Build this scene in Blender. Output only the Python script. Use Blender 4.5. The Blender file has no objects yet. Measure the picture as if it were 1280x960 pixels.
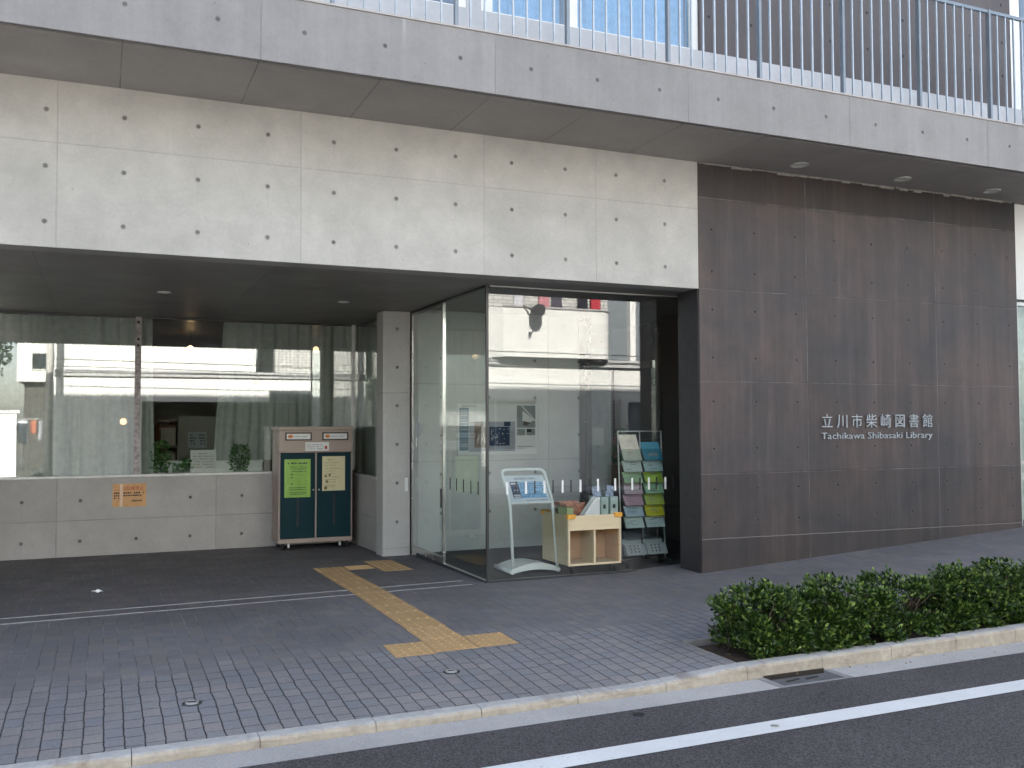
import bpy, math, random
from mathutils import Vector, Matrix
R = math.radians
rnd = random.Random(11)
sc = bpy.context.scene
COL = sc.collection

# ------------------------------------------------------------------ helpers
def lerp(a, b, t): return a + (b - a) * t
def sstep(a, b, x):
    t = min(1, max(0, (x - a) / (b - a))); return t * t * (3 - 2 * t)

class MB:
    """collects shapes in world coordinates and links them as one mesh object"""
    def __init__(s): s.v = []; s.f = []; s.mi = []; s.sm = []
    def add(s, vs, fs, m=0, smooth=False):
        o = len(s.v); s.v += [tuple(p) for p in vs]
        for f in fs:
            s.f.append([i + o for i in f]); s.mi.append(m); s.sm.append(smooth)
    def box(s, x0, x1, y0, y1, z0, z1, m=0):
        s.add([(x0,y0,z0),(x1,y0,z0),(x1,y1,z0),(x0,y1,z0),(x0,y0,z1),(x1,y0,z1),(x1,y1,z1),(x0,y1,z1)],
              [(0,3,2,1),(4,5,6,7),(0,1,5,4),(1,2,6,5),(2,3,7,6),(3,0,4,7)], m); return s
    def tbox(s, M, sx, sy, sz, m=0):
        """box of half sizes placed by matrix"""
        vs = [M @ Vector((x*sx, y*sy, z*sz)) for z in (-1,1) for x, y in ((-1,-1),(1,-1),(1,1),(-1,1))]
        s.add(vs, [(0,3,2,1),(4,5,6,7),(0,1,5,4),(1,2,6,5),(2,3,7,6),(3,0,4,7)], m); return s
    def prism(s, pts, d, m=0):
        """polygon pts (3D, planar) pushed along vector d"""
        d = Vector(d); a = [Vector(p) for p in pts]; n = len(a)
        s.add(a + [p + d for p in a], [tuple(range(n))[::-1], tuple(range(n, 2*n))] +
              [(i, (i+1) % n, n + (i+1) % n, n + i) for i in range(n)], m); return s
    def tube(s, pts, r, n=10, m=0, closed=False, taper=None):
        pts = [Vector(p) for p in pts]; N = len(pts); rings = []
        up = None
        for i, p in enumerate(pts):
            a = pts[i-1] if (i > 0 or closed) else p; b = pts[(i+1) % N] if (i < N-1 or closed) else p
            t = (b - a).normalized()
            if up is None:
                up = t.orthogonal().normalized()
            else:
                up = (up - t * up.dot(t)).normalized()
            w = t.cross(up); rr = r if taper is None else lerp(r, taper, i / (N-1))
            rings.append([p + (up * math.cos(k*2*math.pi/n) + w * math.sin(k*2*math.pi/n)) * rr for k in range(n)])
        vs = [q for rg in rings for q in rg]; fs = []
        for i in range(N if closed else N-1):
            j = (i+1) % N
            fs += [(i*n+k, i*n+(k+1) % n, j*n+(k+1) % n, j*n+k) for k in range(n)]
        s.add(vs, fs, m, True)
        if not closed:
            o = len(s.v) - len(vs)
            s.f.append([o+k for k in range(n)][::-1]); s.mi.append(m); s.sm.append(False)
            s.f.append([o+(N-1)*n+k for k in range(n)]); s.mi.append(m); s.sm.append(False)
        return s
    def cyl(s, a, b, r, n=16, m=0, r2=None): return s.tube([a, b], r, n, m, taper=r2)
    def sphere(s, c, r, m=0, nu=14, nv=8, sz=1.0):
        vs = []; fs = []
        for j in range(1, nv):
            th = math.pi*j/nv
            for i in range(nu):
                ph = 2*math.pi*i/nu
                vs.append((c[0]+r*math.sin(th)*math.cos(ph), c[1]+r*math.sin(th)*math.sin(ph), c[2]+r*sz*math.cos(th)))
        top = len(vs); vs.append((c[0],c[1],c[2]+r*sz)); bot = len(vs); vs.append((c[0],c[1],c[2]-r*sz))
        for j in range(nv-2):
            for i in range(nu):
                fs.append((j*nu+i, (j+1)*nu+i, (j+1)*nu+(i+1)%nu, j*nu+(i+1)%nu))
        for i in range(nu):
            fs.append((top, i, (i+1)%nu)); fs.append((bot, (nv-2)*nu+(i+1)%nu, (nv-2)*nu+i))
        s.add(vs, fs, m, True); return s
    def text(s, body, size, fn, depth=0.0, m=0, width=None, align='LEFT', sq=1.0, thin=0.0):
        """lettering: fn(u, v, w) maps flat text coordinates to the world"""
        vs, fs = glyphs(body, thin)
        if not vs: return s
        x0 = min(p[0] for p in vs); x1 = max(p[0] for p in vs)
        k = size
        kx = (width / (x1 - x0)) if width else k * sq
        off = {'LEFT': x0, 'CENTER': (x0+x1)/2, 'RIGHT': x1}[align]
        P = [((p[0]-off)*kx, p[1]*k) for p in vs]
        n = len(P)
        if depth:
            front = [fn(u, v, depth) for u, v in P]; back = [fn(u, v, 0) for u, v in P]
            edges = {}
            for f in fs:
                for a, b in zip(f, f[1:]+f[:1]):
                    if (b, a) in edges: del edges[(b, a)]
                    else: edges[(a, b)] = 1
            s.add(front + back, [list(f) for f in fs] + [(b, a, a+n, b+n) for a, b in edges], m)
        else:
            s.add([fn(u, v, 0) for u, v in P], [list(f) for f in fs], m)
        return s
    def build(s, name, mats, parent=None, bevel=0, label=None, kind=None, smooth_all=False, seg=2):
        me = bpy.data.meshes.new(name)
        me.from_pydata(s.v, [], s.f)
        if not isinstance(mats, (list, tuple)): mats = [mats]
        for m in mats: me.materials.append(m)
        me.polygons.foreach_set('material_index', s.mi)
        me.polygons.foreach_set('use_smooth', [True]*len(s.f) if smooth_all else s.sm)
        me.validate(); me.update()
        o = bpy.data.objects.new(name, me); COL.objects.link(o)
        if parent:
            o.parent = parent; o.location = -wloc(parent)
        if bevel:
            b = o.modifiers.new('bevel', 'BEVEL'); b.width = bevel; b.segments = seg; b.limit_method = 'ANGLE'; b.angle_limit = R(40)
            b.harden_normals = False
        if label: o['label'] = label
        if kind: o['kind'] = kind
        return o

_gl = {}
def glyphs(body, thin=0.0):
    if (body, thin) in _gl: return _gl[(body, thin)]
    c = bpy.data.curves.new('lettering', 'FONT'); c.body = body; c.resolution_u = 2; c.offset = -thin
    o = bpy.data.objects.new('lettering', c); COL.objects.link(o)
    me = o.to_mesh()
    vs = [tuple(v.co) for v in me.vertices]; fs = [list(p.vertices) for p in me.polygons]
    o.to_mesh_clear(); bpy.data.objects.remove(o); bpy.data.curves.remove(c)
    _gl[(body, thin)] = (vs, fs); return vs, fs

def wloc(o):
    p = Vector((0,0,0))
    while o: p = p + o.location; o = o.parent
    return p

def thing(name, label, cat, loc=(0,0,0), group=None):
    o = bpy.data.objects.new(name, None); COL.objects.link(o); o.empty_display_size = .1
    o.location = loc; return tag(o, label, cat, group)
def tag(o, label, cat, group=None):
    o['label'] = label; o['category'] = cat
    if group: o['group'] = group
    return o

# ------------------------------------------------------------------ materials
def srgb(h):
    h = h.lstrip('#'); c = [int(h[i:i+2], 16)/255 for i in (0, 2, 4)]
    return tuple(x/12.92 if x <= .04045 else ((x+.055)/1.055)**2.4 for x in c)
class NT:
    def __init__(s, name):
        s.m = bpy.data.materials.new(name); s.m.use_nodes = True; s.t = s.m.node_tree; s.t.nodes.clear()
        s.out = s.t.nodes.new('ShaderNodeOutputMaterial')
    def n(s, t, **kw):
        o = s.t.nodes.new(t)
        for k, v in kw.items(): setattr(o, k, v)
        return o
    def put(s, sock, v):
        if v is None: return
        if isinstance(v, bpy.types.NodeSocket): s.t.links.new(v, sock)
        else:
            if sock.type == 'RGBA' and len(v) == 3: v = (*v, 1)
            sock.default_value = v
    def math(s, op, a, b=None, c=None):
        o = s.n('ShaderNodeMath', operation=op)
        for i, v in enumerate((a, b, c)): s.put(o.inputs[i], v)
        return o.outputs[0]
    def coord(s, kind='Object'):
        t = s.n('ShaderNodeTexCoord'); sep = s.n('ShaderNodeSeparateXYZ'); s.t.links.new(t.outputs[kind], sep.inputs[0])
        return t.outputs[kind], sep.outputs
    def vec(s, x, y, z):
        o = s.n('ShaderNodeCombineXYZ')
        for i, v in enumerate((x, y, z)): s.put(o.inputs[i], v)
        return o.outputs[0]
    def noise(s, vec, scale, detail=4, rough=.6, dist=0):
        o = s.n('ShaderNodeTexNoise'); s.put(o.inputs['Vector'], vec); o.inputs['Scale'].default_value = scale
        o.inputs['Detail'].default_value = detail; o.inputs['Roughness'].default_value = rough; o.inputs['Distortion'].default_value = dist
        return o.outputs[0]
    def white(s, vec, dim='3D'):
        o = s.n('ShaderNodeTexWhiteNoise', noise_dimensions=dim); s.put(o.inputs['Vector'], vec); return o.outputs['Value']
    def mix(s, fac, a, b, mode='MIX'):
        o = s.n('ShaderNodeMix', data_type='RGBA', blend_type=mode)
        s.put(o.inputs[0], fac); s.put(o.inputs[6], a); s.put(o.inputs[7], b); return o.outputs[2]
    def rng(s, v, a, b, c=0.0, d=1.0, smooth=False):
        o = s.n('ShaderNodeMapRange', interpolation_type='SMOOTHSTEP' if smooth else 'LINEAR')
        for i, x in enumerate((v, a, b, c, d)): s.put(o.inputs[i], x)
        return o.outputs[0]
    def bump(s, h, strength=.3, dist=.01):
        o = s.n('ShaderNodeBump'); s.put(o.inputs['Height'], h); o.inputs['Strength'].default_value = strength
        o.inputs['Distance'].default_value = dist; return o.outputs[0]
    def pbr(s, color, rough=.6, metal=0.0, normal=None, spec=.5, **kw):
        o = s.n('ShaderNodeBsdfPrincipled'); s.put(o.inputs['Base Color'], color); s.put(o.inputs['Roughness'], rough)
        s.put(o.inputs['Metallic'], metal); s.put(o.inputs['Specular IOR Level'], spec)
        if normal is not None: s.put(o.inputs['Normal'], normal)
        for k, v in kw.items(): s.put(o.inputs[k], v)
        s.t.links.new(o.outputs[0], s.out.inputs[0]); return o
    def gray(s, v):
        o = s.n('ShaderNodeCombineColor')
        for i in range(3): s.put(o.inputs[i], v)
        return o.outputs[0]

def plain(name, col, rough=.5, metal=0.0, var=.12, scale=8, bump=0.0, spec=.5):
    n = NT(name); v, _ = n.coord()
    k = n.rng(n.noise(v, scale, 5), .3, .7, 1-var, 1+var)
    c = n.mix(1.0, col, n.gray(k), 'MULTIPLY')
    n.pbr(c, n.rng(n.noise(v, scale*2.3, 3), .3, .7, max(0, rough-.08), min(1, rough+.08)), metal,
          n.bump(n.noise(v, scale*12, 3), bump, .004) if bump else None, spec)
    return n.m

def concrete(name, a, b, holes=None, vj=(), hj=(), axis='X', streak=0.0, hole_r=.022, holecol=.42, jstr=.45, rough=.75,
             mottle=.14, pale=0.0, panel=.06, streakcol=None, bands=(), drips=None):
    """fair-faced concrete: tie-hole plugs, shutter joints, panel tone, cloudy stains, pinholes, streaks"""
    n = NT(name); v, xyz = n.coord()
    hx = xyz[0] if axis == 'X' else xyz[1]; z = xyz[2]
    big = n.noise(v, .9, 5, .6, .4); mid = n.noise(v, 3.3, 6, .65, .3)
    col = n.mix(n.rng(big, .32, .68), a, b)
    col = n.mix(1.0, col, n.gray(n.rng(mid, .3, .7, 1-mottle, 1+mottle)), 'MULTIPLY')
    fine = n.noise(v, 38, 4, .7)
    col = n.mix(1.0, col, n.gray(n.rng(fine, .3, .7, .95, 1.05)), 'MULTIPLY')
    hgt = n.math('MULTIPLY', fine, .12)
    # tone of each shutter panel
    px = hx if not vj else None
    if panel:
        acc = 0.0
        for x in vj: acc = n.math('ADD', acc, n.math('GREATER_THAN', hx, x))
        for i, q in enumerate(hj): acc = n.math('ADD', acc, n.math('MULTIPLY', n.math('GREATER_THAN', z, q), 7.31))
        w = n.white(n.vec(acc, 0.37, 1.7))
        col = n.mix(1.0, col, n.gray(n.rng(w, 0, 1, 1-panel, 1+panel)), 'MULTIPLY')
    if streak:
        sv = n.vec(n.math('MULTIPLY', hx, 6.0), 0.0, n.math('MULTIPLY', z, .35))
        st = n.noise(sv, 1.0, 5, .7, .2)
        sv2 = n.vec(n.math('MULTIPLY', hx, 30.0), 4.0, n.math('MULTIPLY', z, .9))
        st2 = n.noise(sv2, 1.0, 3, .6)
        col = n.mix(1.0, col, n.gray(n.rng(st, .3, .7, 1-streak, 1+streak)), 'MULTIPLY')
        col = n.mix(1.0, col, n.gray(n.rng(st2, .3, .7, 1-streak*.2, 1+streak*.2)), 'MULTIPLY')
        if streakcol: col = n.mix(n.rng(st, .55, .78, 0, .55), col, streakcol)
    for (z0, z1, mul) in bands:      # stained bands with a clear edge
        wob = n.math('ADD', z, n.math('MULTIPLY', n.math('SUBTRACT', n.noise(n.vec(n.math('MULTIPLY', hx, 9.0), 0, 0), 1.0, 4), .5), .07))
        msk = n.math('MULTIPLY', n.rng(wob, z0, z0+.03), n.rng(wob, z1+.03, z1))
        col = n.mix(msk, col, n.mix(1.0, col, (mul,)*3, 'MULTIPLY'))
    # joints
    jm = None
    for lst, src in ((vj, hx), (hj, z)):
        for q in lst:
            wob = n.math('ADD', src, n.rng(n.noise(v, 7, 3), 0, 1, -.004, .004))
            d = n.math('ABSOLUTE', n.math('SUBTRACT', wob, q))
            mk = n.rng(d, .0065, .0015)
            jm = mk if jm is None else n.math('MAXIMUM', jm, mk)
    if jm is not None:
        jv = n.math('MULTIPLY', jm, n.rng(n.noise(v, 2.6, 5, .7), .44, .60, .12, 1.0) if pale else n.rng(n.noise(v, 2.1, 4), .35, .65, .25, 1.0))
        col = n.mix(n.math('MULTIPLY', jv, jstr), col, (pale,)*3 if pale else (.03, .03, .03))
        hgt = n.math('SUBTRACT', hgt, n.math('MULTIPLY', jm, .35))
    if holes:
        x0, dx, rows = holes
        fx = n.math('SUBTRACT', n.math('FRACT', n.math('ADD', n.math('DIVIDE', n.math('SUBTRACT', hx, x0), dx), .5)), .5)
        fx = n.math('MULTIPLY', fx, dx)
        dz = None
        for q in rows:
            e = n.math('ABSOLUTE', n.math('SUBTRACT', z, q)); dz = e if dz is None else n.math('MINIMUM', dz, e)
        r = n.math('SQRT', n.math('ADD', n.math('MULTIPLY', fx, fx), n.math('MULTIPLY', dz, dz)))
        mk = n.rng(r, hole_r+.003, hole_r-.002)
        rim = n.math('MULTIPLY', n.rng(r, hole_r+.012, hole_r+.002), n.rng(r, hole_r-.004, hole_r+.002))
        cell = n.white(n.vec(n.math('ROUND', n.math('DIVIDE', n.math('SUBTRACT', hx, x0), dx)), n.math('ROUND', n.math('MULTIPLY', z, 2.2)), 3.0))
        tone = n.rng(cell, 0, 1, holecol*.75, holecol*1.25)
        col = n.mix(mk, col, n.mix(1.0, col, n.gray(tone), 'MULTIPLY'))
        col = n.mix(n.math('MULTIPLY', rim, .25), col, (.12, .11, .1))
        hgt = n.math('SUBTRACT', hgt, n.math('MULTIPLY', mk, 1.6))
    if drips:
        dv = n.noise(n.vec(n.math('MULTIPLY', hx, 13.0), 7.0, n.math('MULTIPLY', z, .25)), 1.0, 3, .6)
        dm = n.math('MULTIPLY', n.rng(dv, .66, .74), n.rng(z, drips[0], drips[1]))
        col = n.mix(n.math('MULTIPLY', dm, .5), col, drips[2])
    if holes:
        below = None
        for q in rows:
            e = n.math('MULTIPLY', n.rng(z, q-.30, q-.02), n.math('LESS_THAN', z, q)); below = e if below is None else n.math('MAXIMUM', below, e)
        run = n.math('MULTIPLY', n.rng(n.math('ABSOLUTE', n.math('ADD', fx, n.rng(n.noise(v, 9, 3), .3, .7, -.006, .006))), .014, .004), below)
        col = n.mix(n.math('MULTIPLY', n.math('MULTIPLY', run, n.math('GREATER_THAN', cell, .6)), .07), col, (.10, .09, .08))
    # pinholes
    vo = n.n('ShaderNodeTexVoronoi'); n.put(vo.inputs['Vector'], v); vo.inputs['Scale'].default_value = 9
    pn = n.math('MULTIPLY', n.rng(vo.outputs['Distance'], .055, .035), n.math('GREATER_THAN', n.white(vo.outputs['Position']), .62))
    col = n.mix(n.math('MULTIPLY', pn, .5), col, (.06, .055, .05))
    hgt = n.math('SUBTRACT', hgt, n.math('MULTIPLY', pn, .4))
    n.pbr(col, n.rng(mid, .3, .7, rough-.1, rough+.1), 0, n.bump(hgt, .55, .012), .35)
    return n.m

def glass(name, tint=(.90, .95, .93), r0=.05, rough=0.0):
    n = NT(name)
    lw = n.n('ShaderNodeLayerWeight'); lw.inputs['Blend'].default_value = .5
    f = n.math('POWER', lw.outputs['Facing'], 5.0)
    f = n.math('ADD', n.math('MULTIPLY', f, 1-r0), r0)
    tr = n.n('ShaderNodeBsdfTransparent'); tr.inputs[0].default_value = (*tint, 1)
    gl = n.n('ShaderNodeBsdfGlossy'); gl.inputs['Roughness'].default_value = rough
    v, _ = n.coord()
    wv = n.bump(n.noise(v, .8, 2, .4), .02, .02); n.t.links.new(wv, gl.inputs['Normal'])
    mx = n.n('ShaderNodeMixShader'); n.put(mx.inputs[0], f)
    n.t.links.new(tr.outputs[0], mx.inputs[1]); n.t.links.new(gl.outputs[0], mx.inputs[2])
    n.t.links.new(mx.outputs[0], n.out.inputs[0]); return n.m

def cloth(name, col, trans=.35, var=.12, sheer=0.0):
    n = NT(name); v, _ = n.coord()
    c = n.mix(1.0, col, n.gray(n.rng(n.noise(v, 14, 5), .3, .7, 1-var, 1+var)), 'MULTIPLY')
    d = n.n('ShaderNodeBsdfDiffuse'); n.put(d.inputs[0], c); t = n.n('ShaderNodeBsdfTranslucent'); n.put(t.inputs[0], c)
    mx = n.n('ShaderNodeMixShader'); mx.inputs[0].default_value = trans
    n.t.links.new(d.outputs[0], mx.inputs[1]); n.t.links.new(t.outputs[0], mx.inputs[2])
    if sheer:
        tp = n.n('ShaderNodeBsdfTransparent'); m2 = n.n('ShaderNodeMixShader'); m2.inputs[0].default_value = sheer
        n.t.links.new(mx.outputs[0], m2.inputs[1]); n.t.links.new(tp.outputs[0], m2.inputs[2]); mx = m2
    n.t.links.new(mx.outputs[0], n.out.inputs[0]); return n.m

def emit(name, col, s):
    n = NT(name); e = n.n('ShaderNodeEmission'); e.inputs[0].default_value = (*col, 1); e.inputs[1].default_value = s
    n.t.links.new(e.outputs[0], n.out.inputs[0]); return n.m

def leafmat(name, dark, mid, light, spec=.5):
    n = NT(name); g = n.n('ShaderNodeNewGeometry'); r = g.outputs['Random Per Island']
    cr = n.n('ShaderNodeValToRGB'); n.put(cr.inputs[0], r)
    e = cr.color_ramp.elements; e[0].position = 0; e[0].color = (*dark, 1); e[1].position = 1; e[1].color = (*light, 1)
    k = e.new(.6); k.color = (*mid, 1)
    k = e.new(.9); k.color = (*[lerp(p, q, .4) for p, q in zip(mid, light)], 1)
    p = n.n('ShaderNodeBsdfPrincipled'); n.put(p.inputs['Base Color'], cr.outputs[0]); p.inputs['Roughness'].default_value = .38
    p.inputs['Specular IOR Level'].default_value = spec
    t = n.n('ShaderNodeBsdfTranslucent'); n.put(t.inputs[0], cr.outputs[0])
    mx = n.n('ShaderNodeMixShader'); mx.inputs[0].default_value = .25
    n.t.links.new(p.outputs[0], mx.inputs[1]); n.t.links.new(t.outputs[0], mx.inputs[2]); n.t.links.new(mx.outputs[0], n.out.inputs[0]); return n.m

def paver_mat():
    n = NT('paving'); v, xyz = n.coord()
    wx = n.math('ADD', xyz[0], n.rng(n.noise(v, 4.0, 3), 0, 1, -.011, .011))
    wx = n.math('ADD', wx, n.rng(n.noise(v, 22.0, 2), 0, 1, -.005, .005))
    P = .0935; L = .124
    u = n.math('DIVIDE', n.math('ADD', wx, .066+20*P), P); ui = n.math('FLOOR', u); uf = n.math('FRACT', u)
    du = n.math('MULTIPLY', n.math('MINIMUM', uf, n.math('SUBTRACT', 1.0, uf)), P)
    off = n.white(n.vec(ui, 2.2, 5.1))
    y = n.math('ADD', n.math('DIVIDE', xyz[1], L), n.math('MULTIPLY', off, .8))
    yi = n.math('FLOOR', y); yf = n.math('FRACT', y)
    dy = n.math('MULTIPLY', n.math('MINIMUM', yf, n.math('SUBTRACT', 1.0, yf)), L)
    gv = n.rng(du, .0048, .0022); gh = n.rng(dy, .0052, .0018)
    gh = n.math('MULTIPLY', gh, n.rng(n.noise(v, 5, 3), .38, .58, .35, 1.0))
    g = n.math('MAXIMUM', gv, gh)
    w1 = n.white(n.vec(ui, yi, .5)); w2 = n.white(n.vec(ui, yi, 9.5))
    col = n.mix(w1, (.138, .141, .158), (.156, .152, .160))
    col = n.mix(n.math('MULTIPLY', n.math('GREATER_THAN', w2, .72), .55), col, (.182, .167, .165))
    col = n.mix(1.0, col, n.gray(n.rng(n.noise(v, .8, 5, .6, .6), .3, .7, .84, 1.16)), 'MULTIPLY')
    col = n.mix(1.0, col, n.gray(n.rng(n.noise(v, 70, 3, .7), .3, .7, .86, 1.14)), 'MULTIPLY')
    # the strip the rain reaches is washed bluer; the sheltered paving is darker and browner, with pale dust in its joints
    edge = n.math('ADD', xyz[1], n.rng(n.noise(n.vec(ui, yi, 0), .37, 3), .3, .7, -.35, .35))
    edge = n.math('ADD', edge, n.rng(xyz[0], 0, 5, .0, -.25))
    shel = n.rng(edge, -1.9, -1.35)
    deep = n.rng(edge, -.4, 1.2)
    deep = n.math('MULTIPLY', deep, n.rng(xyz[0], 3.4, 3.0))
    col = n.mix(shel, n.mix(1.0, col, (1.30, 1.30, 1.27), 'MULTIPLY'), n.mix(1.0, col, (1.0, .97, .95), 'MULTIPLY'))
    col = n.mix(deep, col, n.mix(1.0, col, (.84, .80, .77), 'MULTIPLY'))  # darker and browner again further into the recess
    gcol = n.mix(shel, (.018, .019, .022), n.mix(n.rng(n.noise(v, 2.5, 4), .42, .6), (.05, .05, .053), (.27, .26, .25)))
    col = n.mix(n.math('MULTIPLY', g, n.rng(shel, 0, 1, .95, .6)), col, gcol)
    h = n.math('SUBTRACT', n.math('MULTIPLY', n.noise(v, 90, 3), .25), g)
    n.pbr(col, n.rng(n.noise(v, 3, 4), .3, .7, .58, .78), 0, n.bump(h, .5, .006), .4); return n.m

def asphalt_mat(name, c, sp=.6, scale=260):
    n = NT(name); v, _ = n.coord()
    vo = n.n('ShaderNodeTexVoronoi'); n.put(vo.inputs['Vector'], v); vo.inputs['Scale'].default_value = scale*.5
    w = n.white(vo.outputs['Position'])
    k = n.math('MULTIPLY', n.rng(w, 0, 1, 1-sp, 1+sp), n.rng(n.noise(v, 1.2, 6, .6, .4), .3, .7, .86, 1.14))
    col = n.mix(1.0, c, n.gray(k), 'MULTIPLY')
    n.pbr(col, .85, 0, n.bump(vo.outputs['Distance'], .6, .006), .3); return n.m

def wood_mat(name, a, b):
    n = NT(name); v, xyz = n.coord()
    q = n.noise(n.vec(n.math('MULTIPLY', xyz[0], 3.0), n.math('MULTIPLY', xyz[1], 3.0), n.math('MULTIPLY', xyz[2], 40.0)), 1.0, 5, .6, .6)
    n.pbr(n.mix(n.rng(q, .3, .7), a, b), .5, 0, None, .4); return n.m

def brick_mat(name, c1, c2, mortar, bw=.1, bh=.05):
    n = NT(name); v, xyz = n.coord()
    b = n.n('ShaderNodeTexBrick'); n.put(b.inputs['Vector'], n.vec(xyz[0], xyz[2], 0)); b.inputs['Color1'].default_value = (*c1, 1)
    b.inputs['Color2'].default_value = (*c2, 1); b.inputs['Mortar'].default_value = (*mortar, 1)
    b.inputs['Scale'].default_value = 1; b.inputs['Brick Width'].default_value = bw; b.inputs['Row Height'].default_value = bh; b.inputs['Mortar Size'].default_value = .008
    n.pbr(b.outputs[0], .35, 0, n.bump(b.outputs['Fac'], .4, -.004)); return n.m

M = {}
UH = (-.413, .5385, [3.0, 3.415, 3.84])
M['upper'] = concrete('upper_concrete', (.385, .372, .345), (.465, .450, .422), UH, (-.334, 1.469, 3.088, 4.215), (3.595,), hole_r=.0148, holecol=.38, mottle=.11, jstr=.2, panel=.035)
M['fascia'] = concrete('fascia_concrete', (.228, .220, .219), (.262, .253, .252), (.1, .597, [4.302]), (-.80, .99, 2.777, 4.565, 6.355, 8.145, 9.93), (), hole_r=.014, holecol=.4, streak=.09, mottle=.09, jstr=.35, drips=(4.25, 4.52, (.50, .49, .48)))
M['plinth'] = concrete('plinth_concrete', (.42, .43, .45), (.50, .50, .52), None, (), (), mottle=.05, panel=0)
M['dark'] = concrete('dark_concrete', (.050, .047, .050), (.088, .066, .060), (5.513, .5175, [.517, .837, 1.236, 1.70, 2.134, 2.609, 2.99, 3.406]), (6.692, 8.511), (.99, 1.90, 2.811, 3.72),
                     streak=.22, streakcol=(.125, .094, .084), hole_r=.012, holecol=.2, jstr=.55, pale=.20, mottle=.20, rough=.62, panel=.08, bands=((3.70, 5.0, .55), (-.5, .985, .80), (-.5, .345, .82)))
M['dark_up'] = concrete('dark_upper_concrete', (.085, .075, .078), (.11, .098, .10), (5.513, .5175, [5.55, 5.95, 6.4, 6.9]), (6.692, 8.511), (6.2, 7.1), streak=.12, hole_r=.016, holecol=.3, mottle=.07, panel=.03, pale=.2)
M['lowwall'] = concrete('low_wall_concrete', (.34, .32, .295), (.40, .38, .355), (-.226, .619, [.112, .589]), (1.319, -.48, -2.28), (.355,), hole_r=.017, holecol=.3, mottle=.07)
M['column'] = concrete('column_concrete', (.42, .41, .385), (.48, .47, .445), (3.155, 1.0, [.35, .80, 1.25, 1.70, 2.15, 2.6]), (), (1.85, .05), hole_r=.017, holecol=.4, mottle=.06)
M['inner'] = concrete('inner_concrete', (.54, .54, .515), (.62, .615, .59), (3.62, .6, [.45, .9, 1.35, 1.8, 2.25]), (5.0,), (1.05, 1.95), hole_r=.017, holecol=.4, mottle=.07)
M['soffit'] = concrete('soffit_concrete', (.33, .31, .285), (.39, .37, .34), None, (-.80, .09, .985, 1.875, 2.77, 3.66, 4.56, 5.45, 6.34, 7.23, 8.12, 9.0), (), mottle=.08, jstr=.6, panel=.03)
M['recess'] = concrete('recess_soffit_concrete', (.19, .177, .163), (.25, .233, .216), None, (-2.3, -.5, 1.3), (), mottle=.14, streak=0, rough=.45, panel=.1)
M['floor'] = plain('vestibule_mat', (.035, .035, .038), .9, var=.2, scale=20)
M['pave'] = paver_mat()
def kerb_mat():
    n = NT('kerb_concrete'); v, xyz = n.coord()
    q = n.noise(v, 5, 6, .7, .5); q2 = n.noise(v, 26, 4, .7)
    top = n.mix(n.rng(q, .3, .7), (.34, .34, .34), (.43, .425, .415))
    side = n.mix(n.rng(q, .3, .7), (.32, .28, .225), (.44, .40, .335))
    wob = n.math('ADD', xyz[1], n.rng(n.noise(v, 9, 4), .3, .7, -.008, .008))
    front = n.math('MULTIPLY', n.rng(wob, KO+.018, KO+.004), n.math('GREATER_THAN', xyz[1], KO-.1))
    c = n.mix(front, top, side)
    st = n.noise(n.vec(n.math('MULTIPLY', xyz[0], 2.2), 0, n.math('MULTIPLY', xyz[2], 9.0)), 1.0, 5, .7, .4)
    c = n.mix(n.math('MULTIPLY', n.rng(st, .56, .70), .55), c, (.12, .095, .07))
    c = n.mix(1.0, c, n.gray(n.rng(q2, .3, .7, .86, 1.12)), 'MULTIPLY')
    n.pbr(c, .85, 0, n.bump(q2, .4, .006), .3); return n.m
KI, KO = -2.79, -2.89
M['kerb'] = kerb_mat()
M['gutter'] = asphalt_mat('gutter_concrete', (.385, .378, .375), .16, 420)
M['asphalt'] = asphalt_mat('asphalt', (.066, .062, .066), .62, 300)
def paint_mat():
    n = NT('road_paint'); v, xyz = n.coord()
    a = n.noise(v, 60, 5, .75); b = n.noise(v, 2.2, 5, .65, .5)
    wear = n.math('MULTIPLY', n.rng(a, .60, .68), n.rng(b, .42, .62, .15, .9))
    tone = n.rng(b, .3, .7, .90, 1.05)
    c = n.mix(1.0, (.60, .615, .63), n.gray(tone), 'MULTIPLY')
    scuff = n.noise(n.vec(n.math('MULTIPLY', xyz[0], .7), n.math('MULTIPLY', xyz[1], 16.0), 0), 1.0, 4, .7)
    c = n.mix(n.math('MULTIPLY', n.rng(scuff, .60, .72), .25), c, (.25, .25, .26))
    c = n.mix(wear, c, (.09, .085, .09))
    n.pbr(c, .7, 0, n.bump(a, .3, .004), .35); return n.m
M['paint'] = paint_mat()
M['ground'] = plain('earth', (.12, .11, .09), .95, var=.3, scale=.5)
M['soil'] = plain('soil', (.045, .03, .022), .95, var=.4, scale=30, bump=.6)
M['tact'] = plain('tactile_tile', (.44, .285, .135), .75, var=.07, scale=6)
M['steel'] = plain('stainless_steel', (.50, .50, .48), .42, .6, var=.05, scale=3)
M['polish'] = plain('polished_steel', (.62, .61, .58), .22, .95, var=.04, scale=2)
M['steeldk'] = plain('dark_steel', (.06, .06, .06), .4, .6)
M['galv'] = plain('galvanised_steel', (.40, .44, .48), .45, .45, var=.12, scale=9)
M['galvpost'] = plain('galvanised_post', (.20, .23, .26), .45, .45, var=.12, scale=9)
M['alu'] = plain('aluminium', (.52, .52, .50), .45, .3, var=.12)
M['mull'] = plain('weathered_mullion', (.36, .32, .31), .7, 0, var=.45, scale=22)
M['coping'] = plain('coping_strip', (.40, .365, .345), .6, var=.12)
M['black'] = plain('black_rubber', (.012, .012, .013), .6)
M['glassF'] = glass('front_glass', (.945, .965, .955), .09)
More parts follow.
